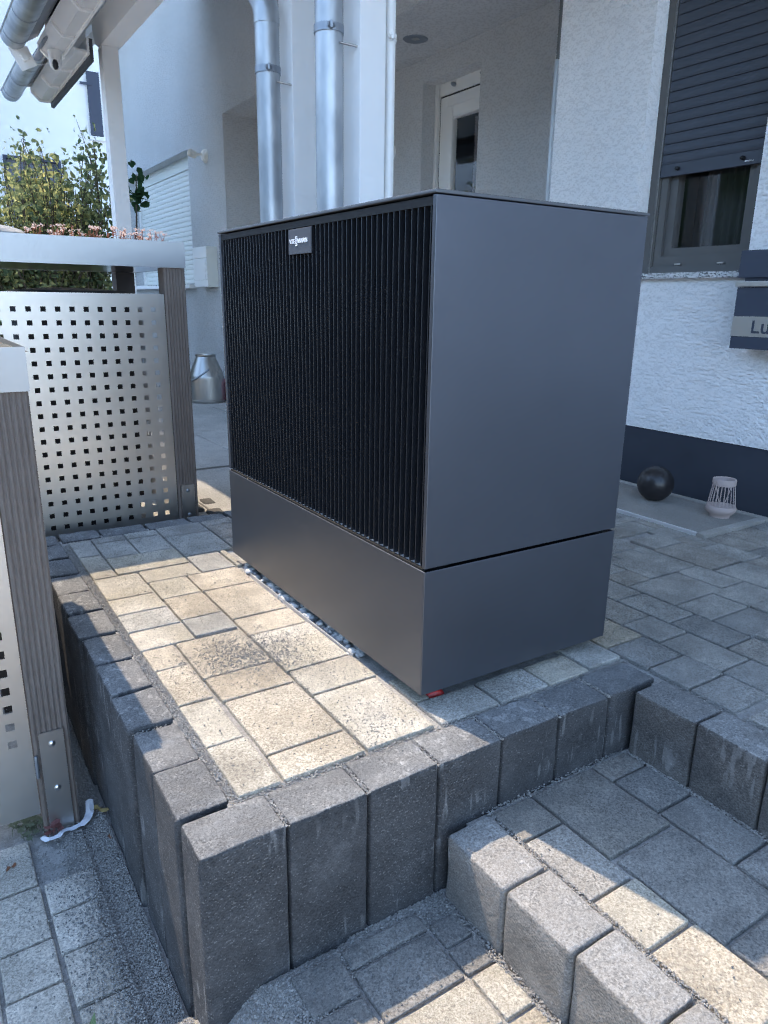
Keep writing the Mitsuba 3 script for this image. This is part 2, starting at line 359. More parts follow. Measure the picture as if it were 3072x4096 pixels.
def paver(par, r, z, m, th=0.06, gap=0.0035, rad=0.0045, tilt=True):
    x0, x1, y0, y1 = r
    sd = int(abs(x0 * 997 + y0 * 3571)) % 1000
    dz = ((sd * 7919) % 13 - 6) * 0.00022
    me = rblock(x0 + gap / 2, x1 - gap / 2, y0 + gap / 2, y1 - gap / 2, z - th, z + dz, rad, (5, 5, 0), 0.0011, 26, sd)
    return obj('paver', me, 'paver_' + m, par, smooth=True)
def fill_pavers(par, area, taken, z, mats, rng, mod=0.061, zf=None):
    x0, x1, y0, y1 = area
    nx, ny = int(round((x1 - x0) / mod)), int(round((y1 - y0) / mod))
    occ = np.zeros((nx, ny), bool)
    for r in taken:
        for i in range(nx):
            cx = x0 + (i + .5) * mod
            if not r[0] - 0.02 < cx < r[1] + 0.02: continue
            for j in range(ny):
                cy = y0 + (j + .5) * mod
                if r[2] - 0.02 < cy < r[3] + 0.02: occ[i, j] = True
    for j in range(ny):
        for i in range(nx):
            if occ[i, j]: continue
            for w, h in [(3, 2), (4, 3), (2, 2), (3, 3), (2, 1), (1, 2), (1, 1)][(rng.integers(0, 4)):]:
                if i + w <= nx and j + h <= ny and not occ[i:i + w, j:j + h].any(): break
            occ[i:i + w, j:j + h] = True
            paver(par, (x0 + i * mod, x0 + (i + w) * mod, y0 + j * mod, y0 + (j + h) * mod), z if zf is None else float(zf(x0 + (i + w / 2) * mod, y0 + (j + h / 2) * mod)), mats[rng.integers(len(mats))])

LEFT = [(-1.634, -1.438, -.462, -.384, 'grey'), (-1.436, -1.196, -.462, -.384, 'greige'), (-1.643, -1.574, -.382, -.262, 'ash'), (-1.645, -1.574, -.260, -.136, 'grey'),
        (-1.572, -1.387, -.382, -.262, 'grey'), (-1.572, -1.387, -.260, -.136, 'grey'), (-1.385, -1.206, -.382, -.136, 'sand'), (-1.203, -1.086, -.319, -.136, 'sand'),
        (-1.194, -.995, -.464, -.321, 'sand'), (-.993, -.866, -.466, -.320, 'sand'), (-.864, -.736, -.467, -.318, 'grey'), (-.734, -.610, -.468, -.318, 'sand'),
        (-1.083, -.923, -.317, -.191, 'sand'), (-.921, -.744, -.315, -.192, 'beige'), (-.742, -.618, -.315, -.192, 'grey'),
        (-1.656, -1.523, -.133, .050, 'ash'), (-1.521, -1.272, -.133, .050, 'grey'), (-1.656, -1.586, .054, .185, 'ash'), (-1.584, -1.398, .054, .185, 'taupe'), (-1.396, -1.27, .054, .185, 'ash'),
        (-1.268, -1.088, -.132, -.011, 'grey'), (-1.266, -1.088, -.008, .016, 'sand'), (-1.084, -.924, -.189, -.010, 'beige'), (-.922, -.675, -.187, -.010, 'beige'),
        (-.673, -.552, -.187, -.008, 'beige'), (-.550, -.311, -.186, -.006, 'sand'), (-.309, -.178, -.185, -.004, 'greige'), (-.175, .075, -.186, -.012, 'sand'),
        (-.606, -.480, -.466, -.379, 'beige'), (-.478, -.292, -.466, -.380, 'beige'), (-.290, -.106, -.467, -.382, 'greige'), (-.104, .077, -.469, -.379, 'greige'),
        (-.606, -.382, -.376, -.191, 'beige'), (-.380, -.258, -.374, -.190, 'brown'), (-.256, -.016, -.372, -.190, 'beige'), (-.014, .076, -.374, -.190, 'beige'),
        (-.146, -.027, .004, .050, 'greige'), (-.026, .077, .003, .173, 'grey'), (-.026, .077, .176, .330, 'grey'), (-.026, .077, .333, .474, 'greige'), (-.060, .070, .477, .600, 'grey')]
for r in LEFT: paver('terrace', r[:4], 0.0, r[4])
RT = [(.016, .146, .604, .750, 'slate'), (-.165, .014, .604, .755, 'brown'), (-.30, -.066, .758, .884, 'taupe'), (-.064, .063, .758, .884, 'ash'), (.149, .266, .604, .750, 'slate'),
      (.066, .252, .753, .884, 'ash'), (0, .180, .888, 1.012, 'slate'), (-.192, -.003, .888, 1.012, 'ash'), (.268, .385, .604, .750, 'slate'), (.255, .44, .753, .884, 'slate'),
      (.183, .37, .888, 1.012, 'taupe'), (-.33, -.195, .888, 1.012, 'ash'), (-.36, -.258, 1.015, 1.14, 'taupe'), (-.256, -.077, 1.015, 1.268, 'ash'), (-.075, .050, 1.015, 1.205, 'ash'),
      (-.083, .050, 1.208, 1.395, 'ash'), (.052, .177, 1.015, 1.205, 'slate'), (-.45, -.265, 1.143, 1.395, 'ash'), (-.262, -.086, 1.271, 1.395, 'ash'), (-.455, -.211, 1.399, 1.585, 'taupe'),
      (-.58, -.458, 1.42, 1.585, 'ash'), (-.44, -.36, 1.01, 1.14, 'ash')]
for r in RT: paver('terrace', r[:4], 0.0, r[4])
rngf = np.random.default_rng(3)
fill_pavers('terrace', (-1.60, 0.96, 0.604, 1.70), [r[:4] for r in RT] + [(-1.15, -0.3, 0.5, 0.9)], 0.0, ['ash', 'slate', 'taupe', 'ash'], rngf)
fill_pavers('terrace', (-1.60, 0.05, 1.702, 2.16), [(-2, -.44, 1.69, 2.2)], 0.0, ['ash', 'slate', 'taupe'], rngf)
LAND = [(.200, .266, .359, .478), (.268, .389, .360, .478), (.204, .428, .163, .356), (.392, .567, .359, .478), (.305, .483, .046, .160), (.204, .303, .046, .160),
        (.436, .670, .168, .356), (.486, .608, .046, .165), (.612, .79, .046, .170), (.674, .86, .174, .356), (.570, .70, .359, .478), (.703, .86, .359, .478)]
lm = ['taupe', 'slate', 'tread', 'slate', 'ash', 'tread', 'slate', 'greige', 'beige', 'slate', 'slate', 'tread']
for r, m in zip(LAND, lm): paver('landing', r, -0.165, m)
LOW = [(.215, .262, -.333, -.155, 'slate'), (.215, .311, -.44, -.338, 'slate'), (.266, .385, -.335, -.158, 'slate'), (.255, .317, -.152, -.086, 'slate'), (.320, .386, -.155, -.084, 'slate'),
       (.389, .490, -.153, -.084, 'sand'), (.389, .490, -.334, -.157, 'greige'), (.494, .68, -.20, -.084, 'beige'), (.315, .385, -.445, -.340, 'slate'), (.389, .52, -.45, -.338, 'greige'), (.494, .66, -.334, -.204, 'sand')]
for r in LOW: paver('lower_path', r[:4], -0.312, r[4])
fill_pavers('lower_path', (.70, 1.5, -.45, -.09), [], -0.312, ['greige', 'sand'], rngf)
LOWL = [(-.440, -.335, -.775, -.664, 'pathgrey'), (-.332, -.212, -.774, -.676, 'pathgrey'), (-.209, -.064, -.770, -.672, 'path'), (-.060, .10, -.768, -.675, 'path'),
        (-.62, -.448, -.89, -.782, 'path'), (-.444, -.271, -.886, -.780, 'path'), (-.268, -.147, -.888, -.778, 'path'), (-.144, .02, -.89, -.776, 'path'), (.023, .16, -.89, -.772, 'path')]
for r in LOWL: paver('lower_path', r[:4], -0.459, r[4])
fill_pavers('lower_path', (-.75, .6, -1.32, -.894), [], -0.459, ['path', 'pathgrey'], rngf)

obj('driveway', bx(-13.8, -1.80, -0.60, 2.19, -0.55, -0.111), 'drive'); tag('driveway', 'pale concrete slab driveway beside the terrace', kind='structure')
for i in range(14):
    for j in range(4):
        x0, y0 = -2.75 - i * 0.78 - (0.3 if j % 2 else 0), -0.35 + j * 0.62
        obj('slab', rblock(x0 - .775, x0, y0, min(y0 + .615, 2.18), -0.16, -0.100, 0.004, (2, 2, 0)), 'drive', 'driveway', smooth=True)
obj('slab', rblock(-2.745, -1.83, 0.27, .885, -0.16, -0.1005, 0.004), 'drive', 'driveway', smooth=True)
obj('slab', rblock(-2.745, -1.83, 0.89, 2.18, -0.16, -0.1, 0.004), 'drive', 'driveway', smooth=True)

# ------------------------------------------------------------------ palisade kerbs
def palisade(par, x0, x1, y0, y1, z0, z1, m, seed, r=0.0085, amp=0.0018):
    d = np.random.default_rng(seed).uniform(-1, 1, 6)
    me = rblock(x0, x1, y0, y1, z0, z1, r, (6, 6, 12), amp, 11, seed)
    v = np.array(me.vertices)
    c = np.array([(x0 + x1) / 2, (y0 + y1) / 2, z1])
    # slight lean and height variation of hand-set stones, and a worn, wavy top arris
    top = np.clip((v[:, 2] - (z1 - 0.03)) / 0.03, 0, 1)
    w = meshkit.fbm(np.stack([v[:, 0] * 30, v[:, 1] * 30, np.full(len(v), seed * 1.7)], -1), 3, seed) - 0.5
    v[:, 2] += top * (w * 0.008 + d[0] * 0.0015 + (v[:, 0] - c[0]) * d[1] * 0.018 + (v[:, 1] - c[1]) * d[2] * 0.018)
    v[:, 0] += (v[:, 2] - z1) * d[3] * 0.004 + d[5] * 0.001
    me = trimesh.Trimesh(v, me.faces, process=False)
    return obj('palisade', me, m, par, smooth=True)
wall = thing('palisade_wall', 'retaining wall of upright anthracite concrete palisades around the raised terrace', 'retaining wall')
ys = [-.586, -.421, -.252, -.087, .081, .251, .417, .582]
for i in range(7):
    palisade(wall, .086, .190, ys[i] + .0024, ys[i + 1] - .0024, -.60, -.001 - 0.002 * (i % 2), 'palisade' if i < 4 else 'palisade_warm' if i == 3 else 'palisade', 11 + i)
xs = [.079, -.083, -.251, -.42, -.598, -.773, -.949, -1.126, -1.300, -1.475, -1.645, -1.78]
for i in range(11):
    palisade(wall, xs[i + 1] + .0045, xs[i] - .0045, -.586 + 0.004 * math.sin(i * 2.1), -.483, -.60, -.002 - .004 * (i % 3 == 1), 'palisade', 31 + i, r=.011)
yf = [-.480, -.331, -.152, .028, .19, .36]
for i in range(5):
    palisade(wall, -1.768, -1.662, yf[i] + .003, yf[i + 1] - .003, -.60, -.004 - .003 * (i % 2), 'palisade', 51 + i)
st = thing('upper_step', 'upper step edge of dark grey concrete blocks up to the terrace', 'step')
ux = [.206, .372, .536, .70, .865, 1.03]
for i in range(5):
    palisade(st, ux[i] + .002, ux[i + 1] - .002, .481, .585, -.60, .002, 'palisade_warm', 71 + i, amp=0.0025)
st2 = thing('lower_step', 'lower step edge of rough grey brown concrete blocks, half in the sun', 'step')
lx = [.206, .384, .549, .709, .874, 1.04]
for i in range(5):
    palisade(st2, lx[i] + .002, lx[i + 1] - .002, -.076 + .005 * (i > 1), .036, -.60, -.160, 'palisade_step', 81 + i, r=0.009, amp=0.0036)

# grit: chips in the joints, on the slope by the wall and scattered over some pavers
def scatter_rect(n, x0, x1, y0, y1, z, rng): return np.stack([rng.uniform(x0, x1, n), rng.uniform(y0, y1, n), np.full(n, z)], -1)
rc = np.random.default_rng(21)
P = [scatter_rect(5200, -1.62, .09, -.486, -.463, -.007, rc), scatter_rect(1700, .074, .092, -.47, .60, -.007, rc)]
for y in ys[1:-1]: P.append(scatter_rect(160, .09, .188, y - .004, y + .004, -.006, rc))
for x in xs[1:-1]: P.append(scatter_rect(90, x - .005, x + .005, -.58, -.48, -.016, rc))
for x0 in (.21,): P.append(scatter_rect(1300, .2, 1.0, .585, .606, -.008, rc))
P.append(scatter_rect(1500, .2, 1.0, .472, .483, -.165, rc))
P.append(scatter_rect(1200, .2, 1.0, .034, .049, -.168, rc))
P.append(scatter_rect(500, .188, .206, .03, .48, -.168, rc))
P.append(scatter_rect(1400, .2, 1.0, -.094, -.076, -.312, rc))
P = np.vstack(P); P[:, 2] += rc.uniform(-.002, .0035, len(P))
obj('joint_grit', octa_chips(P, 0.0027, rc), 'chip'); tag('joint_grit', 'grey grit filling the joints between kerb and pavers', 'grit', kind='stuff')
n = 32000
x = rc.uniform(-1.7, .42, n); y = -.588 - np.abs(rc.normal(0, .06, n))
a = np.stack([x, y], -1)
n2 = 9000
b = np.stack([.192 + np.abs(rc.normal(0, .030, n2)) * 1.2, rc.uniform(-.62, -.06, n2)], -1)
n3 = 16000
c_ = np.stack([.19 + rc.uniform(-.02, .16, n3), -.52 + rc.normal(0, .07, n3)], -1)
q = np.vstack([a, b, c_]); q = q[~((q[:, 0] < .185) & (q[:, 1] > -.592))]
fade = rc.uniform(0, 1, len(q)); 
z = ground_z(q[:, 0], q[:, 1]) + 0.003 + 0.006 * np.exp(-((q[:, 1] + .60) / .05) ** 2)
onp = (q[:, 1] < -.66) & (z < -.44)
z = np.where(onp, -.4565, z)
q = np.column_stack([q, z + rc.uniform(-.002, .004, len(q))])
obj('grit_bank', octa_chips(q, 0.0029, rc), 'chip'); tag('grit_bank', 'bank of loose dark grey grit along the foot of the palisade wall', 'grit', kind='stuff')
def blob(n, cx, cy, sx, sy): return np.stack([cx + rc.normal(0, sx, n), cy + rc.normal(0, sy, n), np.full(n, .0015)], -1)
S = [blob(1500, -.45, -.26, .075, .055), blob(800, -.43, -.15, .06, .05), blob(520, .0, -.11, .055, .05), blob(260, -.25, -.09, .06, .05), scatter_rect(900, -1.6, .08, -.46, -.01, .0015, rc), scatter_rect(120, -.1, .3, .61, .8, .0015, rc), blob(160, -.09, .66, .05, .04)]
S = np.vstack(S); S = S[(S[:, 0] < .19) | (S[:, 1] > .6)]
obj('scattered_grit', octa_chips(S, 0.0023, rc, 0.55), 'chip_dark'); tag('scattered_grit', 'dark grit chips scattered over the sunlit pavers', 'grit', kind='stuff')
S2 = np.vstack([np.column_stack([rc.uniform(-.6, .1, 900), -.66 - np.abs(rc.normal(0, .07, 900)), np.full(900, -.4572)]), scatter_rect(260, .2, .39, -.44, -.09, -.3105, rc), scatter_rect(130, .2, .8, .05, .47, -.1637, rc)])
obj('path_grit', octa_chips(S2, 0.0026, rc, 0.55), 'chip_dark'); tag('path_grit', 'dark grit chips strewn over the shaded pavers', 'grit', kind='stuff')
# pebbles under the pump
ico = trimesh.creation.icosphere(1)
pebs = []
for _ in range(430):
    s = rc.uniform(.007, .0125)
    m = ico.copy(); m.apply_scale([s * rc.uniform(.9, 1.35), s, s * rc.uniform(.6, .8)])
    m.apply_transform(trimesh.transformations.rotation_matrix(rc.uniform(0, 6.3), [rc.normal(), rc.normal(), 2]))
    m.apply_translation([rc.uniform(-1.08, -.30), rc.uniform(.002, .115), -.006 + rc.uniform(-.006, .008)]); pebs.append(m)
obj('pebble_bed', cat(pebs), 'pebble', smooth=True); tag('pebble_bed', 'bed of smooth grey and white pebbles under the machine', 'pebbles', kind='stuff')
ed = obj('edging_strip', bx(-.98, -.30, -.0045, -.002, -.05, .004), 'alu_bright'); tag(ed, 'thin bright metal strip between the pavers and the pebbles', 'edging')

# ------------------------------------------------------------------ heat pump
W, D, Z0, ZM, ZT = 1.144, 0.604, 0.030, 0.3275, 1.090
hp = thing('heat_pump', 'large dark grey heat pump cabinet with black front slats and white maker lettering', 'heat pump')
pl_f = rblock(-W, -.004, 0, .004, Z0, ZM, .0018, (1, 0, 1)); obj('lower_front_panel', pl_f, 'casing', hp, smooth=True)
obj('lower_side_panel', rblock(-.0035, 0, .0, D, Z0, ZM, .0015, (0, 1, 1)), 'casing', hp, smooth=True)
obj('lower_left_panel', rblock(-W, -W + .0035, .0045, D, Z0, ZM, .0015), 'casing', hp, smooth=True)
obj('lower_back_panel', bx(-W + .004, -.004, D - .004, D, Z0, ZM), 'casing', hp)
obj('base_shelf', bx(-W + .006, -.006, .006, D - .006, ZM - .012, ZM - .004), 'black', hp)
obj('side_panel', rblock(-.012, 0, .0, D, ZM + .007, ZT - .0078, .002, (0, 1, 2)), 'casing', hp, smooth=True)
obj('left_panel', rblock(-W, -W + .012, .0, D, ZM + .007, ZT - .0078, .002), 'casing', hp, smooth=True)
obj('back_panel', bx(-W + .012, -.012, D - .01, D - .001, ZM + .007, ZT - .013), 'casing', hp)
obj('lid', rblock(-W - .0025, .0025, -.003, D + .0025, ZT - .0065, ZT + .001, .0022, (1, 1, 0)), 'lid', hp, smooth=True)
obj('slat_rail', bx(-W + .012, -.012, .004, .012, ZT - .026, ZT - .010), 'black', hp)
obj('bright_ledge', bx(-W + .013, -.013, .0105, .034, ZM + .0045, ZM + .0075), 'alu_bright', hp)
obj('lower_rail', bx(-W + .0125, -.0125, .0015, .0100, ZM - .003, ZM + .0052), 'black', hp)
obj('inner_box', cat([bx(-W + .013, -.013, .062, .07, ZM, ZT - .014), bx(-W + .0125, -W + .0145, .012, .062, ZM + .01, ZT - .014), bx(-.0145, -.0125, .012, .062, ZM + .01, ZT - .014), bx(-W + .013, -.013, .013, .062, ZT - .018, ZT - .0135)]), 'black', hp)
slat = mikit.ply(cat([bx(-.0013, .0013, .004, .030, ZM + .0078, ZT - .0265)]), 'm_slat')
k = 1
while .0215 * k < W - .02:
    inst('slat', slat, hp, shift((-.0215 * k, 0, 0))); k += 1
bd = obj('badge', rblock(-.634, -.509, -.003, .0015, 1.0, 1.0605, .001), 'badge', hp); labels[bd] = {'label': 'square grey badge with raised white lettering'}
L = []
tl = face_minus_y(text('VIE', .0102, .0016), -.6250, -.003, 1.0262)
tr_ = face_minus_y(text('MANN', .0102, .0016), -.5795, -.003, 1.0262)
def fitx(m, x0, x1):
    m = m.copy(); b0, b1 = m.bounds[:, 0]; v = np.array(m.vertices); v[:, 0] = x0 + (v[:, 0] - b0) * (x1 - x0) / (b1 - b0); m.vertices = v; return m
L += [fitx(tl, -.6255, -.5945), fitx(tr_, -.5795, -.5265), fitx(face_minus_y(text('S', .0108, .0016), 0, -.003, 1.0316), -.5925, -.5815), fitx(face_minus_y(text('S', .0108, .0016), 0, -.003, 1.0198), -.5925, -.5815)]
obj('lettering', cat(L), 'letter_white', bd)
obj('foot', bx(-1.0, -.90, .07, .53, -.05, .028), 'black', hp); obj('foot', bx(-.26, -.16, .07, .53, -.05, .028), 'black', hp)
hose = obj('conduit', tube([(-.10, .135 + .0 * i, -.045 + .0 * i) if False else (-.15 + .0128 * i, .095 - .003 * i, -.024) for i in range(10)], [.032 - .006 * (i % 2) for i in range(10)], 18), 'red', smooth=True)
tag(hose, 'red corrugated conduit under the corner of the heat pump', 'conduit')

# ------------------------------------------------------------------ bin enclosures
def perforated(y0, y1, z0, z1, X, hy0, hz0, py, pz, s, ny, nz, th=.002):
    holes = []
    for i in range(ny):
        for j in range(nz):
            a_, b_ = hy0 - i * py, hz0 - j * pz
            if a_ - s < y0 + .02 or b_ - s < z0 + .02: continue
            holes.append([(a_ - s, b_ - s), (a_, b_ - s), (a_, b_), (a_ - s, b_)])
    pg = Polygon([(y0, z0), (y1, z0), (y1, z1), (y0, z1)], holes)
    m = trimesh.creation.extrude_polygon(pg, th, engine='earcut')
    m.apply_transform(np.array([[0, 0, 1, X - th], [1, 0, 0, 0], [0, 1, 0, 0], [0, 0, 0, 1.0]]))
    return m
def fluted_post(x0, x1, y0, y1, z0, z1, n=7, dep=.004, plain=False):
    """square post, its +x face cut with vertical flutes"""
    pts = [(x0, y0)]
    if plain: pts += [(x1, y0), (x1, y1)]
    else:
        pitch = (y1 - y0) / n
        for i in range(n):
            a_ = y0 + i * pitch
            for t in np.linspace(0, 1, 7)[:-1]:
                pts.append((x1 - dep * (0.5 + 0.5 * math.cos(2 * math.pi * t)) ** 1.6, a_ + t * pitch))
        pts.append((x1 - dep, y1))
    pts.append((x0, y1))
    return prism_z(pts, z0, z1)
def enclosure(name, label, X, yr, zg, ztop, zt0, ylen, depth, panel_top, hole, trayinset, far):
    t = thing(name, label, 'bin enclosure', 'bin enclosures')
    p = obj('post', fluted_post(X - .085, X, yr - .086, yr, zg, zt0), 'wpc', t)
    p2 = obj('post', fluted_post(X - depth, X - depth + .085, yr - .106, yr - .02, zg, zt0, plain=True), 'wpc_dark', t)
    obj('post', fluted_post(X - .085, X, yr - ylen, yr - ylen + .086, zg, zt0), 'wpc', t)
    obj('post', fluted_post(X - depth, X - depth + .085, yr - ylen, yr - ylen + .086, zg, zt0, plain=True), 'wpc_dark', t)
    # foot plate with a clipped top corner
    h = .305 if not far else .30
    fp = [(yr - .073, zg), (yr - .015, zg), (yr - .015, zg + h), (yr - .0695, zg + h), (yr - .073, zg + h - .006)]
    m = trimesh.creation.extrude_polygon(Polygon(fp), .004, engine='earcut')
    m.apply_transform(np.array([[0, 0, 1, X + .0005], [1, 0, 0, 0], [0, 1, 0, 0], [0, 0, 0, 1.0]]))
    f = obj('foot_plate', m, 'steel_soft', t)
    for zz in ((zg + h - .035, zg + h - .165) if not far else (zg + h - .025, zg + h - .135)):
        b_ = trimesh.creation.icosphere(2, .0085); b_.apply_scale([.55, 1, 1]); b_.apply_translation((X + .0045, yr - .044, zz)); obj('bolt', b_, 'chrome' if not far else 'zinc_dark', f, smooth=True)
    y1 = yr - .089
    pn = obj('panel', perforated(yr - ylen + .09, y1, zg + .07, panel_top, X - .010, *hole), 'steel', t)
    labels[pn] = {'label': 'perforated brushed steel panel with rows of square holes'}
    obj('panel_edge', cat([bx(X - .028, X - .0125, y1 - .004, y1 - .002, zg + .07, panel_top), bx(X - .028, X - .0125, yr - ylen + .09, y1, panel_top - .003, panel_top - .0005)]), 'steel_soft', t)
    # side panel on the right end
    sp = perforated(X - depth + .09, X - .09, zg + .07, panel_top, 0, X - .105, panel_top - .05, .051, .051, .019, 12, 17)
    v = np.array(sp.vertices); v = v[:, [1, 0, 2]]; v[:, 1] += yr - .030
    sp = trimesh.Trimesh(v, sp.faces[:, ::-1], process=False)
    obj('side_panel', sp, 'steel', t)
    # planter tray: front, right, back and left rims, polished underside
    xa, xb, ya, yb = X - depth - .02, X + .004, yr - ylen - .002, yr + .003
    obj('planter_tray', cat([bx(xb - .002, xb, ya, yb, zt0, ztop), bx(xa, xb - .0021, yb - .002, yb, zt0, ztop), bx(xa, xa + .002, ya, yb - .0021, zt0, ztop), bx(xa + .0021, xb - .0021, ya, ya + .002, zt0, ztop)]), 'steel_tray', t)
    obj('tray_floor', bx(xa + .003, xb - .003, ya + .003, yb - .003, zt0 + .001, zt0 + .004), 'steel_polish', t)
    obj('tray_soil', grid_mesh(xa + .004, xb - .004, ya + .004, yb - .004, .03, lambda x, y: ztop - .012 + .012 * (meshkit.fbm(np.stack([x * 9, y * 9, 0 * x], -1), 3) - .5)), 'soil', t, smooth=True)
    return t
far = enclosure('bin_enclosure', 'far bin enclosure behind the terrace with flowering planter tray on top', -1.90, .132, -.20, 1.107, 1.007, 1.30, .80, .904, (.0040 - .0, .852, .0515, .0505, .019, 22, 22), 0, True)
near = enclosure('bin_enclosure', 'near bin enclosure at the left edge with its fluted post bolted to the ground', -.62, -.656, -.47, .781, .684, 1.25, .80, .62, (-.776, -.1205 + .0485 * 14, .0515, .0487, .0205, 20, 16), 0, False)
hinge = obj('hinge', tube([(-.612, -.741, -.222 - .0125 * i) for i in range(6)], .0045, 10), 'zinc_dark', near, smooth=True)

# bins inside the far enclosure
def wheelie(x, y, m, label, top):
    t = thing('waste_bin', label, 'bin')
    a_ = trimesh.creation.box(extents=(1, 1, 1)); v = np.array(a_.vertices)
    zz = np.where(v[:, 2] > 0, 1.0, .82)
    v = np.column_stack([x + v[:, 0] * .46 * zz, y + v[:, 1] * .46 * zz, np.where(v[:, 2] > 0, top - .06, -.17)])
    obj('body', trimesh.Trimesh(v, a_.faces, process=False), m, t)
    P = []
    for i, (sx, sz) in enumerate([(.25, top - .06), (.25, top - .035), (.20, top - .012), (.08, top)]):
        P.append([(x - sx, y - sx, sz), (x + sx, y - sx, sz), (x + sx, y + sx, sz), (x - sx, y + sx, sz)])
    V = np.array(P).reshape(-1, 3); F = [[12, 13, 14], [12, 14, 15], [0, 2, 1], [0, 3, 2]]
    for i in range(3):
        for j in range(4):
            k_ = (j + 1) % 4; F += [[i * 4 + j, i * 4 + k_, (i + 1) * 4 + k_], [i * 4 + j, (i + 1) * 4 + k_, (i + 1) * 4 + j]]
    obj('lid', trimesh.Trimesh(V, np.array(F), process=False), m, t)
    obj('handle', tube([(x - .26, y - .15, top - .05), (x - .30, y - .15, top - .045), (x - .30, y + .15, top - .045), (x - .26, y + .15, top - .05)], .012, 8), m, t)
    for s in (-1, 1):
        w = trimesh.creation.cylinder(.09, .04, sections=20); w.apply_transform(trimesh.transformations.rotation_matrix(math.pi / 2, [1, 0, 0])); w.apply_translation((x - .2, y + s * .22, -.11)); obj('wheel', w, 'rubber', t)
wheelie(-2.27, -.27, 'bin_dark', 'dark bin whose lid shows in the gap under the far planter tray', .925)
wheelie(-2.27, -.80, 'bin_pale', 'pale bin whose lid shows in the gap at the far left', .935)

# planting on the trays
def leaf_cards(P, N, size, rng, bend=.25, w=.55):
    """folded diamond leaves at P pointing along N"""
    n = len(P)
    N = N / np.linalg.norm(N, axis=1, keepdims=True)
    ref = rng.normal(size=(n, 3)); U = np.cross(N, ref); U /= np.linalg.norm(U, axis=1, keepdims=True)
    Wv = np.cross(N, U)
    s = size * rng.uniform(.6, 1.3, (n, 1))
    V = np.stack([P, P + N * s * .35 + U * s * w * .5 + Wv * s * .08, P + N * s * .45, P + N * s * .35 - U * s * w * .5 + Wv * s * .08,
                  P + N * s * .75 + U * s * w * .33 - Wv * s * bend * .2, P + N * s * .75 - U * s * w * .33 - Wv * s * bend * .2, P + N * s * 1.0 - Wv * s * bend], 1)
    tri = np.array([[0, 1, 2], [0, 2, 3], [1, 4, 2], [2, 4, 6], [2, 6, 5], [2, 5, 3]])
    F = tri[None] + (np.arange(n) * 7)[:, None, None]
    return trimesh.Trimesh(V.reshape(-1, 3), F.reshape(-1, 3), process=False)
rp = np.random.default_rng(5)
def sedum(name, label, x0, x1, ys_, z, n, petal=True, hmax=.055):
    t = thing(name, label, 'plant')
    st_, fl, lf = [], [], []
    for _ in range(n):
        y = rp.choice(ys_) + rp.normal(0, .035); x_ = x1 - abs(rp.normal(0, .10)); x_ = max(x_, x0)
        h = hmax * rp.uniform(.25, 1.0)
        top = np.array([x_ + rp.normal(0, .006), y + rp.normal(0, .006), z + h])
        st_.append(tube([(x_, y, z - .015), tuple((np.array([x_, y, z]) + top) / 2 + rp.normal(0, .002, 3)), tuple(top)], .0011, 5))
        k_ = rp.integers(5, 12)
        lf.append((np.array([x_, y, z]) + (top - [x_, y, z]) * rp.uniform(0, 1, (k_, 1)), rp.normal(size=(k_, 3)) + [0, 0, .5]))
        if rp.random() < .75:
            kk = rp.integers(10, 22)
            fl.append((top + rp.normal(0, .0055, (kk, 3)) * [1, 1, .5], rp.normal(size=(kk, 3)) + [0, 0, 1]))
    obj('stems', cat(st_), 'sedum', t)
    obj('leaves', leaf_cards(np.vstack([a_ for a_, _ in lf]), np.vstack([b_ for _, b_ in lf]), .007, rp, w=.8), 'sedum', t)
    if petal and fl: obj('flowers', leaf_cards(np.vstack([a_ for a_, _ in fl]), np.vstack([b_ for _, b_ in fl]), .0062, rp, w=.9), 'petal', t)
sedum('stonecrop', 'flowering stonecrop with pale pink heads on the far planter tray', -2.5, -1.92, [-.44, -.36, -.33, -.30, -.27, -.22, -.20, -.17, -.145, -.13, -.10, -.06, -.045, .02, .035, .06], 1.100, 62)
sedum('stonecrop', 'sparse dry stonecrop on the near planter tray at the left edge', -1.2, -.66, [-.72, -.80, -.9, -1.0], .775, 30, False, .03)
rk = trimesh.creation.icosphere(3, 1.0); v = np.array(rk.vertices); v *= (.8 + .5 * meshkit.fbm(v * 1.6 + 5, 3))[:, None]; rk.vertices = v * [.12, .11, .034]; rk.apply_translation((-2.04, -.545, 1.108))
o = obj('tray_stone', rk, 'slab_rim', smooth=True); tag(o, 'flat pale stone lying on the far planter tray at the left', 'stone')

# ------------------------------------------------------------------ houses
white = thing('white_house', 'white rendered house with dark plinth at the right', 'house')
obj('wall', diff(bx(-1.94, 5.0, 2.19, 2.50, .296, 6.0), [bx(-1.345, -.737, 2.0, 2.7, 1.03, 2.75)]), 'plaster_white', white)
obj('plinth', bx(-1.94, 5.0, 2.196, 2.50, -.45, .295), 'plinth', white)
obj('joint_strip', bx(-1.958, -1.9405, 2.178, 2.5, -.2, 2.11), 'zinc', white)
obj('joint_strip', bx(-1.956, -1.941, 2.182, 2.5, 2.111, 5.9), 'frame_grey', white)
obj('eaves', bx(-1.935, 5.2, 1.35, 2.6, 6.001, 6.25), 'white_paint', white)
wn = thing('side_window', 'narrow dark framed window with half closed dark roller shutter in the white wall', 'window')
Yf = 2.285
obj('guide_rail', cat([bx(-1.343, -1.306, Yf - .015, Yf + .06, 1.036, 2.748), bx(-.776, -.739, Yf - .015, Yf + .06, 1.036, 2.748)]), 'frame_grey', wn)
obj('rail_lip', cat([bx(-1.3055, -1.300, Yf - .010, Yf + .01, 1.036, 2.748), bx(-.7815, -.7765, Yf - .010, Yf + .01, 1.036, 2.748)]), 'steel_soft', wn)
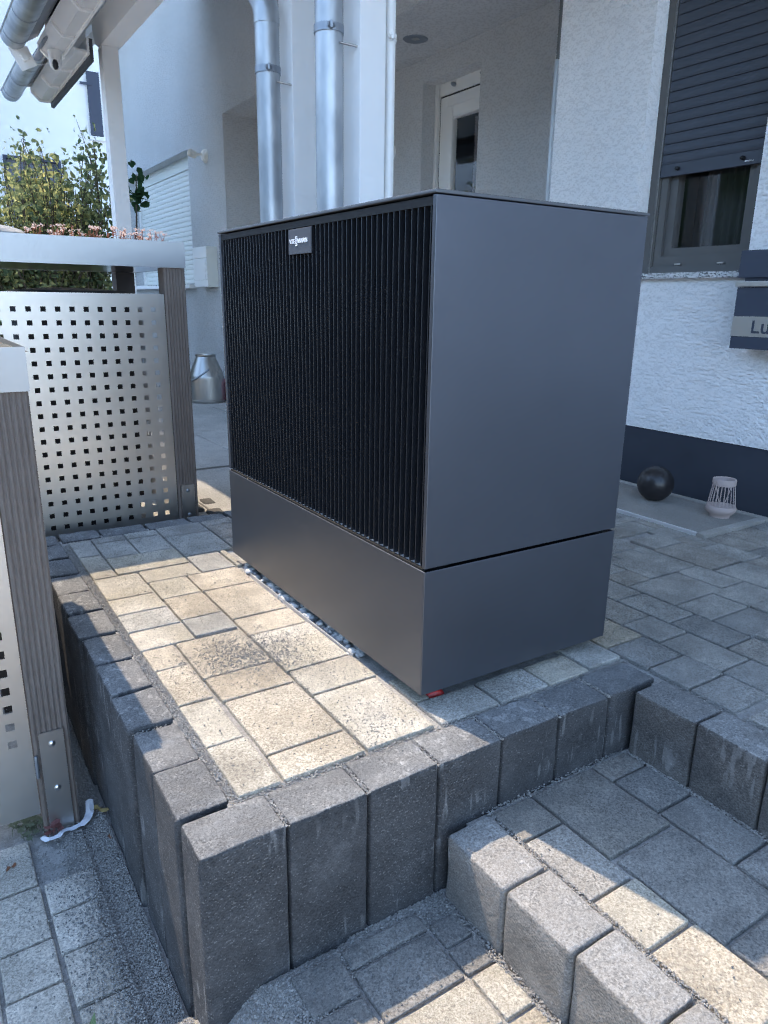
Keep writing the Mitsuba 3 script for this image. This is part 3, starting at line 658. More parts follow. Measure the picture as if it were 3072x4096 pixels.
fr = obj('frame', diff(bx(-1.2995, -.782, Yf + .012, Yf + .075, 1.036, 2.748), [bx(-1.262, -.82, 2, 3, 1.118, 2.70)]), 'frame_grey', wn)
obj('frame_ledge', bx(-1.2995, -.782, Yf - .004, Yf + .0118, 1.036, 1.071), 'frame_grey', fr)
for cx in (-1.151, -.925): obj('drain_cap', rblock(cx - .017, cx + .017, Yf - .003, Yf + .0115, 1.0725, 1.083, .004), 'steel_soft', fr, smooth=True)
obj('sash', diff(bx(-1.2605, -.8215, Yf + .03, Yf + .08, 1.1195, 2.699), [bx(-1.219, -.862, 2, 3, 1.155, 2.66)]), 'frame_grey', wn)
obj('pane', bx(-1.2188, -.8622, Yf + .055, Yf + .0552, 1.1552, 2.6598), 'pane', wn)
obj('room', cat([bx(-1.6, -.5, 3.0, 3.02, .9, 2.9), bx(-1.62, -1.6, 2.5, 3.0, .9, 2.9), bx(-.5, -.48, 2.5, 3.0, .9, 2.9), bx(-1.6, -.5, 2.501, 3, .88, .9), bx(-1.6, -.5, 2.501, 3, 2.9, 2.92)]), 'room', wn)
obj('liner', cat([bx(-1.3435, -1.330, 2.366, 2.5, 1.031, 2.749), bx(-.752, -.7385, 2.366, 2.5, 1.031, 2.749)]), 'room', wn)
obj('curtain', grid_mesh(0, .30, 0, 1.6, .006, lambda x, y: .012 * np.sin(x * 150) + .006 * np.sin(x * 63 + 1)).apply_transform(np.array([[1, 0, 0, -1.21], [0, 0, 1, 2.52], [0, 1, 0, 1.1], [0, 0, 0, 1.0]])), 'curtain', wn, smooth=True)
sh = obj('shutter_bar', rblock(-1.2985, -.7835, Yf - .008, Yf + .010, 1.474, 1.5285, .002), 'shutter_dark', wn, smooth=True)
labels[sh] = {'label': 'bottom bar of the dark roller shutter with two stops and small white print'}
for cx in (-1.20, -.875):
    s_ = lathe([(0, 0), (.0085, 0), (.0085, .012), (.006, .020), (0, .021)], 20); s_.apply_transform(trimesh.transformations.rotation_matrix(math.pi / 2, [1, 0, 0])); s_.apply_translation((cx, Yf - .008, 1.503)); obj('stop', s_, 'rubber', sh, smooth=True)
tx = cat([bx(-.8685, -.8595, Yf - .0086, Yf - .0081, 1.4868, 1.4928), fitx(face_minus_y(text('EUROPLAST', .0055, .0005, False), 0, Yf - .0081, 1.4868), -.8575, -.827)])
obj('print', tx, 'letter_white', sh)
pts = [(Yf + .006, 0.0005), (Yf - .0015, .001), (Yf - .0038, .009), (Yf - .0046, .020), (Yf - .0036, .032), (Yf - .0008, .0425), (Yf + .006, .0438)]
sl = mikit.ply(prism_x(pts, -1.2985, -.7835), 'm_shutter_dark', 45)
for i in range(27): inst('slat', sl, wn, shift((0, 0, 1.529 + .0445 * i)))
o = obj('window_sill', rblock(-1.375, -.66, 2.158, 2.30, 1.009, 1.035, .002), 'granite', smooth=True); tag(o, 'speckled granite window sill under the narrow dark window', 'sill')
labels.pop(o); scene[white + '__window_sill'] = scene.pop(o)

grey = thing('grey_house', 'grey rendered neighbouring house with a recessed porch', 'house')
obj('wall', diff(bx(-11.0, -6.72, 2.19, 2.90, -.45, 6.0), [bx(-10.58, -7.87, 2.0, 2.36, 1.03, 2.555)]), 'plaster_grey', grey)
obj('porch_wall', diff(bx(-6.7195, -1.9415, 2.86, 3.06, -.45, 2.7195), [bx(-4.11, -3.40, 2.7, 3.2, -.1, 2.552)]), 'plaster_grey', grey)
obj('upper_wall', bx(-6.7195, -1.9585, 2.19, 3.05, 2.72, 6.0), 'plaster_grey', grey)
obj('eaves', bx(-12.6, -1.9355, 1.35, 2.6, 6.001, 6.25), 'white_paint', grey)
obj('deep_eaves', bx(-12.6, -7.6, .15, 1.3495, 6.02, 6.2), 'white_paint', grey)
obj('porch_floor', bx(-6.7195, -1.96, 2.191, 2.859, -.45, -.02), 'drive', grey)
# roller shutter of the grey house
gs = thing('closed_shutter', 'large closed cream roller shutter in the grey wall', 'shutter')
pts = [(2.350, .001), (2.341, .004), (2.3365, .020), (2.3365, .040), (2.340, .054), (2.350, .0575)]
sl2 = mikit.ply(prism_x(pts, -10.52, -7.83), 'm_shutter_light', 35)
for i in range(23): inst('slat', sl2, gs, shift((0, 0, 1.075 + .058 * i)))
obj('top_box', bx(-10.53, -7.83, 2.325, 2.36, 2.411, 2.554), 'shutter_light', gs)
obj('guide_rail', cat([bx(-10.578, -10.525, 2.315, 2.358, 1.06, 2.554)]), 'white_plastic', gs)
obj('sill', rblock(-10.65, -7.80, 2.10, 2.352, 1.012, 1.058, .004), 'white_plastic', gs, smooth=True)
obj('inner_wall', bx(-10.579, -7.6, 2.358, 2.42, .99, 2.6), 'room', gs)
# glazed door in the porch
dw = thing('porch_door', 'white framed glazed door set deep in the grey porch wall', 'door')
Yd = 3.0
obj('guide_rail', cat([bx(-4.108, -4.075, Yd - .02, Yd + .02, -.1, 2.551)]), 'white_plastic', dw)
obj('guide_rail', bx(-4.0745, -4.062, Yd + .012, Yd + .03, -.1, 2.551), 'frame_grey', dw)
obj('shutter_bar', bx(-4.061, -3.30, Yd - .005, Yd + .03, 2.462, 2.5505), 'white_plastic', dw)
obj('shutter_gap', bx(-4.061, -3.30, Yd + .005, Yd + .03, 2.455, 2.4615), 'black', dw)
for cx in (-3.87, -3.52):
    s_ = lathe([(0, 0), (.016, 0), (.016, .02), (.011, .035), (0, .036)], 16); s_.apply_transform(trimesh.transformations.rotation_matrix(math.pi / 2, [1, 0, 0])); s_.apply_translation((cx, Yd - .006, 2.515)); obj('stop', s_, 'zinc_dark', dw, smooth=True)
def frame_rounded(x0, x1, z0, z1, w, y0, y1, r):
    return cat([rblock(x0, x0 + w, y0, y1, z0, z1, r), rblock(x1 - w, x1, y0, y1, z0, z1, r), rblock(x0 + w - .003, x1 - w + .003, y0 + .0008, y1 - .0008, z1 - w, z1, r), rblock(x0 + w - .003, x1 - w + .003, y0 + .0008, y1 - .0008, z0, z0 + w, r)])
obj('frame', frame_rounded(-4.060, -3.28, -.1, 2.4545, .085, Yd, Yd + .06, .012), 'white_plastic', dw, smooth=True)
obj('sash', frame_rounded(-3.985, -3.355, -.03, 2.378, .098, Yd - .012, Yd + .05, .014), 'white_plastic', dw, smooth=True)
obj('pane', bx(-3.888, -3.452, Yd + .02, Yd + .0202, .07, 2.281), 'pane', dw)
obj('blind', grid_mesh(0, .29, 0, 2.2, .004, lambda x, y: .0025 * np.sin(y * 300)).apply_transform(np.array([[1, 0, 0, -3.72], [0, 0, 1, Yd + .09], [0, 1, 0, .08], [0, 0, 0, 1.0]])), 'blind', dw, smooth=True)
obj('room', cat([bx(-4.5, -2.9, 3.9, 3.92, -.1, 2.9), bx(-4.52, -4.5, 3.06, 3.9, -.1, 2.9), bx(-2.9, -2.88, 3.06, 3.9, -.1, 2.9), bx(-4.5, -2.9, 3.06, 3.9, 2.6, 2.62)]), 'room', dw)
dl = thing('downlight', 'round grey downlight in the porch ceiling', 'lamp')
obj('ring', lathe([(.030, -.0005), (.052, -.006), (.085, -.006), (.092, -.0005)], 36, (-3.775, 2.545, 2.72)), 'zinc_dark', dl, smooth=30)
obj('bulb', lathe([(0, -.004), (.018, -.005), (.030, -.0015), (.030, -.0005)], 30, (-3.775, 2.545, 2.72)), 'steel_soft', dl, smooth=30)
fx = thing('bell_push', 'pair of round white fittings on the grey porch wall, half behind the thin white pipe', 'door bell')
for zz, rr in ((2.225, .030), (2.115, .055)):
    s_ = lathe([(0, 0.02), (rr * .7, .018), (rr, .006), (rr, 0)], 28); s_.apply_transform(trimesh.transformations.rotation_matrix(math.pi / 2, [1, 0, 0])); s_.apply_translation((-4.535, 2.859, zz)); obj('plate', s_, 'white_plastic', fx, smooth=35)
# wall spotlight
wl = thing('wall_spotlight', 'white wall spotlight beside the cream shutter', 'lamp')
s_ = lathe([(0, .045), (.05, .042), (.068, .02), (.072, 0)], 30); s_.apply_transform(trimesh.transformations.rotation_matrix(math.pi / 2, [1, 0, 0])); s_.apply_translation((-7.262, 2.1895, 2.395)); obj('base', s_, 'cream_plastic', wl, smooth=40)
obj('arm', tube([(-7.262, 2.15, 2.41), (-7.268, 2.09, 2.405), (-7.272, 2.05, 2.395)], .013, 14), 'cream_plastic', wl, smooth=True)
hd = lathe([(0, 0), (.034, .002), (.040, .02), (.042, .085), (.036, .088), (.03, .07), (0, .07)], 28); hd.apply_transform(trimesh.transformations.rotation_matrix(math.radians(68), [1, 0, 0])); hd.apply_translation((-7.275, 2.085, 2.39)); obj('head', hd, 'cream_plastic', wl, smooth=35)
# cream letterbox
lb = thing('cream_letterbox', 'cream steel letterbox with a three slot front on the grey wall', 'letterbox')
obj('body', rblock(-7.50, -7.055, 2.07, 2.189, 1.02, 1.452, .004), 'shutter_light', lb, smooth=True)
fd = rblock(-7.499, -7.056, 2.062, 2.0695, 1.332, 1.451, .003); obj('flap', fd, 'white_plastic', lb, smooth=True)
dd = diff(bx(-7.499, -7.056, 2.062, 2.0695, 1.098, 1.326), [bx(-7.115, -7.095, 2.0, 2.1, 1.25 - .066 * i, 1.288 - .066 * i) for i in range(3)]); obj('door', dd, 'white_plastic', lb)
obj('newspaper_tray', rblock(-7.499, -7.056, 2.062, 2.0695, 1.021, 1.093, .003), 'white_plastic', lb, smooth=True)

# blue-grey letterbox on the white wall
lx_ = thing('dark_letterbox', 'dark blue grey letterbox with a steel name band reading Lu', 'letterbox')
obj('body', rblock(-.676, -.30, 2.052, 2.188, .720, .9650, .002), 'letterbox', lx_, smooth=True)
obj('flap', rblock(-.680, -.296, 2.040, 2.186, .9665, .988, .0015), 'steel', lx_, smooth=True)
obj('recess', bx(-.662, -.314, 2.075, 2.186, .9885, 1.0015), 'letterbox', lx_)
obj('top_box', rblock(-.680, -.296, 2.052, 2.188, 1.002, 1.108, .002), 'letterbox', lx_, smooth=True)
nb = obj('name_band', bx(-.6765, -.2995, 2.0502, 2.0515, .770, .850), 'steel', lx_)
labels[nb] = {'label': 'brushed steel band with the letters Lu'}
obj('lettering', fitx(face_minus_y(text('Lu', .048, .0012), 0, 2.0500, .7855), -.5875, -.512), 'letterbox', nb)

# ------------------------------------------------------------------ porch roofs
def eave(par, x0, x1, dy, gyc, gR, xg0, boxend=None):
    b1 = x1 if boxend is None else boxend
    # underside boards: slanted facet and level facet, each a row of boards with battens over the joints
    L_ = .62
    n = max(1, int(round((b1 - x0) / L_))); st_ = (b1 - x0) / n
    for i in range(n):
        a_, b_ = x0 + i * st_ + .001, x0 + (i + 1) * st_ - .001
        obj('soffit_board', prism_x([(.312 + dy, 2.788), (.388 + dy, 2.700), (.468 + dy, 2.700), (.468 + dy, 2.716), (.396 + dy, 2.716), (.324 + dy, 2.798)], a_, b_), 'soffit', par)
        prof = [(.316 + dy, 2.758), (.3865 + dy, 2.6865), (.462 + dy, 2.6865), (.462 + dy, 2.6995), (.388 + dy, 2.6995), (.318 + dy, 2.780)]
        obj('batten', prism_x(prof, a_ - .001, a_ + .034), 'white_paint', par)
    obj('inner_board', bx(x0, b1, .4685 + dy, .486 + dy, 2.690, 2.80), 'wood_white_x', par)
    # ribbed roof sheet edge between gutter and boards
    P = []
    for i in range(19):
        t = i / 18.0; y_, z_ = .165 + dy + t * .165, 2.735 + t * .105
        P.append((y_ + (.003 if i % 2 else 0), z_ - (.005 if i % 2 else 0)))
    P += [(.33 + dy, 2.853), (.165 + dy, 2.748)]
    obj('roof_edge', prism_x(P, x0 + .02, b1), 'roof_sheet', par)
    # half round gutter
    gy_, gz_, R_ = gyc + dy, 2.742 + (gyc - .115) * .25, gR
    a_ = np.linspace(math.pi, 2 * math.pi, 17)
    outer = [(gy_ + R_ * math.cos(t), gz_ + R_ * math.sin(t)) for t in a_]
    inner = [(gy_ + (R_ - .003) * math.cos(t), gz_ + (R_ - .003) * math.sin(t)) for t in a_[::-1]]
    g = obj('gutter', prism_x(outer + inner, xg0, x1), 'zinc', par, smooth=35)
    obj('gutter_bead', tube([(xg0, gy_ - R_, gz_ + .004), (x1, gy_ - R_, gz_ + .004)], .008, 12), 'zinc', g, smooth=True)
    obj('end_cap', prism_x(outer, xg0 - .003, xg0 - .0005), 'zinc', g)
    x_ = xg0 + .16
    while x_ < x1:
        o1 = [(gy_ + (R_ + .0035) * math.cos(t), gz_ + (R_ + .0035) * math.sin(t)) for t in a_]; o2 = [(gy_ + (R_ + .0003) * math.cos(t), gz_ + (R_ + .0003) * math.sin(t)) for t in a_[::-1]]
        obj('gutter_bracket', prism_x(o1 + o2, x_, x_ + .012), 'zinc_dark', g, smooth=35); x_ += .50
pr1 = thing('porch_roof', 'white timber porch roof with beam, posts and zinc gutter over the heat pump', 'porch roof')
eave(pr1, -5.75, 1.0, 0.0, .115, .088, -5.50)
# sloping roof: white boarding below, dark sheet above
def slope(par, x0, x1, dy):
    obj('roof_lining', prism_x([(.487 + dy, 2.885), (2.185, 4.605), (2.185, 4.63), (.487 + dy, 2.91)], x0, x1), 'wood_white_x', par)
    obj('roof_sheet', prism_x([(.205 + dy, 2.775), (2.185, 4.66), (2.185, 4.70), (.195 + dy, 2.805)], x0, x1), 'roof_dark', par)
slope(pr1, -5.75, 1.0, 0)
bm = obj('beam', prism_x([(.75, 2.802), (.90, 2.802), (.90, 3.02), (.75, 3.02)], -5.62, 1.0), 'wood_white_x', pr1)
obj('beam', trimesh.convex.convex_hull(np.array([(-5.6205, y_, z_) for y_ in (.7505, .8995) for z_ in (2.803, 3.019)] + [(-5.72, y_, z_) for y_ in (.7505, .8995) for z_ in (2.85, 3.019)] + [(-5.78, y_, z_) for y_ in (.7505, .8995) for z_ in (2.93, 3.019)])), 'wood_white_x', pr1)
def postmesh(x0, x1, y0, y1, z0, z1): return rblock(x0, x1, y0, y1, z0, z1, .004, (0, 0, 0))
obj('post', postmesh(-5.65, -5.52, .751, .878, -.2, 2.801), 'wood_white', pr1, smooth=True)
obj('post', postmesh(-2.268, -2.135, .751, .868, -.05, 2.801), 'wood_white', pr1, smooth=True)
obj('post', postmesh(-1.676, -1.543, .751, .869, -.01, 2.801), 'wood_white', pr1, smooth=True)
pr2 = thing('porch_roof', 'farther porch roof end with white boards and its own zinc gutter at the upper left', 'porch roof')
eave(pr2, -7.20, -5.78, .147, .155, .082, -7.27, boxend=-5.42)
obj('dark_trim', prism_x([(.634, 2.655), (.660, 2.645), (.660, 2.80), (.634, 2.80)], -7.20, -5.42), 'roof_dark', pr2)
slope(pr2, -7.2, -5.78, .147)
obj('closing_board', prism_x([(.36, 2.72), (.66, 2.72), (.70, 3.0), (2.183, 4.45), (2.183, 4.72), (.40, 3.0)], -5.779, -5.752), 'wood_white_x', pr1)
obj('gable', prism_x([(.345, 2.80), (.66, 2.80), (2.18, 4.45), (2.18, 4.64), (.36, 2.88)], -7.19, -7.17), 'wood_white_x', pr2)

def downpipe(label, x, y, r, z0, z1, zc, m, extra=None, cl='zinc_dark', side=1, grp=None):
    t = thing('downpipe', label, 'downpipe')
    if extra is None: obj('pipe', tube([(x, y, z0), (x, y, z1)], r, 32), m, t, smooth=40)
    else:
        obj('pipe', tube([(x, y, z0), (x, y, zc + .21)], r, 32), m, t, smooth=40)
        obj('elbow', tube(extra, r + .003, 32), m, t, smooth=40)
    c_ = obj('clamp', lathe([(r + .0005, -.014), (r + .004, -.014), (r + .004, .014), (r + .0005, .014)], 36, (x, y, zc)), cl, t, smooth=30)
    ang = math.radians(-20)
    ux, uy = math.cos(ang), math.sin(ang)
    tab = rblock(-.002, .022, -.006, .006, -.013, .013, .003); Tm = trimesh.transformations.rotation_matrix(ang, [0, 0, 1]); tab.apply_transform(Tm); tab.apply_translation((x + ux * (r + .001), y + uy * (r + .001), zc)); obj('tab', tab, cl, c_, smooth=True)
    bo = trimesh.creation.cylinder(.008, .03, sections=6); bo.apply_transform(trimesh.transformations.rotation_matrix(math.pi / 2, [1, 0, 0])); bo.apply_translation((x + ux * (r + .012), y + uy * (r + .012), zc)); obj('bolt', bo, cl, c_)
    if r > .03: obj('wall_screw', tube([(x + ux * r, y + .02, zc - .05), (x + ux * r + .028, y + .09, zc - .06)], .0045, 8), 'steel_soft', c_, smooth=True)
    return t
a_ = [(-2.222, .672, 2.06), (-2.222, .672, 2.10), (-2.228, .668, 2.14), (-2.245, .655, 2.18), (-2.272, .63, 2.22), (-2.305, .60, 2.26), (-2.40, .51, 2.36), (-2.50, .42, 2.47), (-2.58, .33, 2.56), (-2.62, .25, 2.62), (-2.63, .18, 2.67)]
downpipe('zinc downpipe with an elbow at the top, left of the two white posts', -2.222, .672, .054, -.05, 0, 1.878, 'zinc', a_)
downpipe('straight zinc downpipe between the two white posts', -1.640, .668, .054, -.02, 4.2, 1.889, 'zinc')
downpipe('thin white pipe on the right side of the right white post', -1.568, .905, .020, -.02, 4.2, 1.885, 'white_paint', cl='white_plastic')

# camera and solar panel
cm = thing('dome_camera', 'white dome camera with dark lens under the porch eave', 'camera')
obj('mount', lathe([(0, .0), (.050, 0), (.048, -.045), (.046, -.060), (0, -.060)], 32, (-5.52, .398, 2.696)), 'white_plastic', cm, smooth=35)
hd = lathe([(0, -.001), (.045, -.001), (.046, -.02), (.043, -.045), (.030, -.066), (0, -.078)], 32, (-5.52, .398, 2.636)); obj('head', hd, 'white_plastic', cm, smooth=35)
ey = trimesh.creation.icosphere(3, .030); ey.apply_scale([.8, .8, 1.35]); ey.apply_translation((-5.494, .390, 2.602)); obj('lens_window', ey, 'rubber', cm, smooth=True)
sp = thing('solar_panel', 'small white backed solar panel hanging from the gutter beside the camera', 'solar panel')
Q = np.array([(-5.5, .072, 2.657), (-5.5, .202, 2.690), (-5.5, .260, 2.570), (-5.5, .154, 2.518)])
u_ = np.array([1.0, .15, .1]); u_ /= np.linalg.norm(u_)
obj('panel', trimesh.convex.convex_hull(np.vstack([Q, Q - u_ * .012])), 'white_plastic', sp)
obj('bracket', trimesh.convex.convex_hull(np.vstack([Q * .35 + Q.mean(0) * .65 + u_ * .002, Q * .3 + Q.mean(0) * .7 + u_ * .022])), 'white_plastic', sp)
obj('cable', tube([(-5.47, .185, 2.62), (-5.47, .225, 2.60), (-5.47, .255, 2.572), (-5.48, .29, 2.575), (-5.49, .345, 2.598)], .0028, 8), 'white_plastic', sp, smooth=True)

# ------------------------------------------------------------------ things by the white wall
sb = thing('light_well_slab', 'grey slab with a bright metal front edge at the foot of the white house', 'slab')
obj('plate', rblock(-1.75, -.482, 1.712, 2.125, -.01, .0110, .003, (2, 2, 0)), 'slab', sb, smooth=True)
obj('rim', rblock(-1.75, -.438, 2.127, 2.165, -.01, .015, .004), 'slab_rim', sb, smooth=True)
obj('rim', rblock(-.480, -.440, 1.698, 2.1255, -.01, .013, .004), 'slab_rim', sb, smooth=True)
obj('edge_strip', rblock(-1.75, -.4815, 1.699, 1.711, -.01, .0135, .002), 'alu_bright', sb, smooth=True)
o = obj('ball', trimesh.creation.icosphere(4, .082).apply_translation((-.905, 1.985, .090)), 'ball', smooth=True); tag(o, 'black glazed ball lying on the grey slab', 'ball')
ln = thing('lantern', 'pale ribbed metal lantern with a hanging handle on the grey slab', 'lantern')
lc = (-.578, 2.005, .0110)
obj('base', lathe([(0, 0), (.040, 0), (.042, .010), (.050, .016), (.060, .028), (.062, .040), (.058, .050), (.052, .051), (.0, .049)], 48, lc), 'lantern', ln, smooth=40)
obj('collar', lathe([(.0405, .140), (.0465, .140), (.0480, .150), (.0475, .165), (.0455, .168), (.0405, .166), (.0405, .140)], 48, lc), 'lantern', ln, smooth=40)
for i in range(22):
    t = 2 * math.pi * i / 22
    c0, s0 = math.cos(t), math.sin(t)
    obj('rib', tube([(lc[0] + .056 * c0, lc[1] + .056 * s0, lc[2] + .050), (lc[0] + .0505 * c0, lc[1] + .0505 * s0, lc[2] + .095), (lc[0] + .0445 * c0, lc[1] + .0445 * s0, lc[2] + .141)], .0014, 6), 'lantern', ln, smooth=True)
hp_ = [(lc[0] - .012 + .055 * t + .028 * math.sin(math.pi * t) * 0, lc[1] - .047 + .03 * t - .012 * math.sin(math.pi * t), lc[2] + .150 - .085 * math.sin(math.pi * (t ** 1.6)) * 1.0 - .01 * t) for t in np.linspace(0, 1, 18)]
obj('handle', tube(hp_, .0018, 8), 'lantern', ln, smooth=True)

# milk can and pink thing by the grey wall
mc = thing('milk_can', 'dented metal milk can with a wire handle by the grey house wall', 'milk can')
cc = (-5.93, 1.60, -.1)
obj('body', lathe([(u * .908, w * .908) for u, w in [(0, 0), (.195, 0), (.200, .012), (.200, .030), (.192, .036), (.192, .26), (.186, .30), (.11, .475), (.105, .49), (.112, .50), (.112, .512), (.10, .512), (.098, .48), (.0, .3)]], 48, cc), 'steel_soft', mc, smooth=35)
obj('handle', tube([(cc[0] + .152 * math.cos(t), cc[1] - .02 - .178 * math.sin(t), cc[2] + .335 - .13 * math.sin(t)) for t in np.linspace(0, math.pi, 24)], .008, 8), 'zinc_dark', mc, smooth=True)
pk = rblock(-6.02, -5.79, 1.79, 1.92, -.1, .12, .045, (4, 4, 4), .03, 9, 4); o = obj('pink_bag', pk, 'pink', smooth=True); tag(o, 'pink crumpled bag behind the milk can', 'bag')
# rubble stones beside the far post
rb = np.random.default_rng(17)
for i, (x_, y_) in enumerate([(-1.86, .20), (-1.92, .27), (-2.02, .21), (-2.10, .30), (-1.84, .31), (-2.22, .24), (-2.3, .33), (-1.98, .34)]):
    m = rblock(-.06, .06, -.035, .035, -.05, .03, .014, (2, 2, 1), .012, 14, i + 3); m.apply_transform(trimesh.transformations.rotation_matrix(rb.uniform(-.4, .4), [.2, .2, 1])); m.apply_scale([1, 1, .6]); m.apply_translation((x_, y_ - .02, -.115))
    o = obj('rubble_stone', m, 'rubble', smooth=25); tag(o, ['dark rough stone nearest the foot plate of the far bin post', 'second dark rough stone behind the far bin post', 'dark rough stone close against the far bin post, low in the heap', 'dark rough stone at the sunny edge of the heap behind the far bin post', 'dark rough stone nearest the heat pump in the heap by the far bin post', 'dark rough stone deepest behind the far bin post', 'farthest dark rough stone of the heap, at the edge of the driveway', 'dark rough stone in the middle of the heap behind the far bin post'][i], 'stone', 'dark stones behind the far bin post')

# ------------------------------------------------------------------ far house
fh = thing('far_house', 'tall pale house with dark shutters behind the bush', 'house')
obj('wall', diff(bx(-22, -14, -12, 5.5, -.6, 8.0), [bx(-14.2, -13.5, .985, 1.92, 2.2, 3.24), bx(-14.2, -13.5, 2.49, 2.70, 3.70, 4.75)]), 'plaster_far', fh)
obj('roof', prism_x([(-12.5, 8.001), (6, 8.001), (-3.2, 11.5)], -22.3, -13.7), 'roof_dark', fh)
w1 = obj('window', cat([bx(-14.12, -13.97, .986, 1.03, 2.201, 3.239), bx(-14.12, -13.97, 1.875, 1.919, 2.201, 3.239), bx(-14.12, -13.97, 1.031, 1.874, 3.19, 3.239)]), 'far_shutter', fh)
for i in range(17): obj('slat', bx(-14.09, -14.06, 1.031, 1.874, 2.205 + .058 * i, 2.258 + .058 * i), 'far_blind', w1)
w2 = obj('window', bx(-14.08, -13.95, 2.491, 2.699, 3.71, 4.749), 'far_shutter', fh)
obj('sill', bx(-14.1, -13.93, 2.45, 2.76, 3.64, 3.699), 'white_paint', w2)
obj('railing', bx(-13.949, -13.93, 2.36, 2.56, 4.52, 4.56), 'far_shutter', w2)

# ------------------------------------------------------------------ bush
rbh = np.random.default_rng(9)
bush = thing('leafy_bush', 'sunlit leafy bush with yellow green leaves between the far bin enclosure and the houses', 'bush')
stems, LP, LN = [], [], []
def env(y, x):
    """crown height at y (m)"""
    return np.interp(y, [-.6, -.2, .15, .43, .6, .89, 1.1, 1.5, 1.9], [1.75, 1.95, 2.05, 2.32, 2.2, 2.2, 2.35, 2.3, 2.0])
tips = []
for i in range(460):
    b0 = np.array([-7.5 + rbh.normal(0, .18), .5 + rbh.normal(0, .3), -.2])
    ty = rbh.uniform(-.95, 1.12); tx_ = -7.5 + np.clip(rbh.normal(0, .38), -.6, .6)
    tz = env(ty, 0) * rbh.uniform(.42, 1.06)
    tip = np.array([tx_, ty, tz])
    mid = b0 * .5 + tip * .5 + np.array([rbh.normal(0, .1), rbh.normal(0, .1), .15])
    ts = np.linspace(0, 1, 9)[:, None]
    cur = (1 - ts) ** 2 * b0 + 2 * ts * (1 - ts) * mid + ts ** 2 * tip
    stems.append(tube(cur, np.linspace(.014, .003, 9), 5))
    k_ = rbh.integers(48, 84)
    t = rbh.uniform(.3, 1.02, (k_, 1)); p = (1 - t) ** 2 * b0 + 2 * t * (1 - t) * mid + t ** 2 * tip + rbh.normal(0, .075, (k_, 3))
    LP.append(p); LN.append(rbh.normal(size=(k_, 3)) + (tip - b0) * .25 + [0, 0, -.35])
# the long shoot sticking out at the top
cur = np.array([(-7.4, 1.05, 1.9), (-7.38, 1.02, 2.15), (-7.4, .96, 2.40), (-7.42, .90, 2.62)])
stems.append(tube(cur, [.008, .006, .004, .002], 5))
t = rbh.uniform(0, 1, 26); p = np.stack([np.interp(t, [0, .33, .66, 1], cur[:, i]) for i in range(3)], -1) + rbh.normal(0, .035, (26, 3)); LP.append(p); LN.append(rbh.normal(size=(26, 3)) + [0, 0, -.4])
obj('stems', cat(stems), 'bark', bush, smooth=True)
P_, N_ = np.vstack(LP), np.vstack(LN)
obj('leaves', leaf_cards(P_, N_, .046 * rbh.uniform(.7, 1.9, (len(P_), 1)), rbh, w=.62), 'leaf', bush)
cl = thing('dark_climber', 'dark leafy climber beside the cream shutter behind the white corner post', 'plant')
p = np.vstack([np.array([-8.0, 1.59, 2.32]) + rbh.normal(0, .04, (7, 3)) * [1, .7, 1.2], np.array([-8.0, 1.62, 2.06]) + rbh.normal(0, .055, (55, 3)) * [1, .9, 1.2]])
obj('leaves', leaf_cards(p, rbh.normal(size=(len(p), 3)) + [0, 0, -.5], .095, rbh, w=.7), 'leaf_dark', cl)
obj('stem', tube([(-8.0, 1.5, -.2), (-8.0, 1.5, 1.0), (-8.0, 1.58, 1.7), (-8.0, 1.62, 2.25)], [.02, .015, .01, .004], 6), 'bark', cl, smooth=True)

# ------------------------------------------------------------------ litter at the near post
rl = np.random.default_rng(14)
def clover(name, label, centers, m):
    t = thing(name, label, 'weed')
    ms, ss = [], []
    for cx, cy, h in centers:
        a0 = rl.uniform(0, 6.3)
        ss.append(tube([(cx + rl.normal(0, .004), cy + rl.normal(0, .004), -.462), (cx, cy, -.458 + h)], .0008, 5))
        for j in range(3):
            a_ = a0 + j * 2.1
            s = rl.uniform(.0065, .0095)
            loc = np.array([[0, 0, 0], [.55, .75, .12], [1.05, .62, .05], [.9, 0, .16], [1.05, -.62, .05], [.55, -.75, .12]]) * s
            c0, s0 = math.cos(a_), math.sin(a_)
            R_ = np.array([[c0, -s0, 0], [s0, c0, 0], [0, 0, 1]])
            ms.append(trimesh.Trimesh(loc @ R_.T + [cx, cy, -.458 + h], [[0, 2, 1], [0, 3, 2], [0, 4, 3], [0, 5, 4]], process=False))
    obj('leaves', cat(ms), m, t); obj('stems', cat(ss), m, t)
clover('clover_patch', 'green clover growing at the foot of the near bin post', [(-.66 + rl.normal(0, .03), -.772 + rl.normal(0, .022), rl.uniform(.004, .03)) for _ in range(38)], 'clover')
clover('clover_patch', 'reddish clover against the steel foot plate of the near bin post', [(-.612 + rl.normal(0, .010), -.722 + rl.normal(0, .010), rl.uniform(.006, .045)) for _ in range(16)], 'clover_red')
tp = np.array([(-.607, -.752, -.455), (-.592, -.742, -.457), (-.586, -.722, -.456), (-.596, -.700, -.450), (-.594, -.676, -.455), (-.603, -.646, -.450), (-.63, -.628, -.452), (-.668, -.622, -.43)])
tt = np.linspace(0, len(tp) - 1, 60); cur = np.stack([np.interp(tt, np.arange(len(tp)), tp[:, i]) for i in range(3)], -1)
cur = np.apply_along_axis(lambda c: np.convolve(np.pad(c, 4, 'edge'), np.ones(9) / 9, 'valid'), 0, cur)
tan = np.gradient(cur, axis=0); tan /= np.linalg.norm(tan, axis=1, keepdims=True)
sd = np.cross(tan, [0, 0, 1.0]); sd /= np.linalg.norm(sd, axis=1, keepdims=True)
wv = (.0075 + .004 * meshkit.noise(np.stack([tt * .7, tt * 0, tt * 0], -1), 3))[:, None]
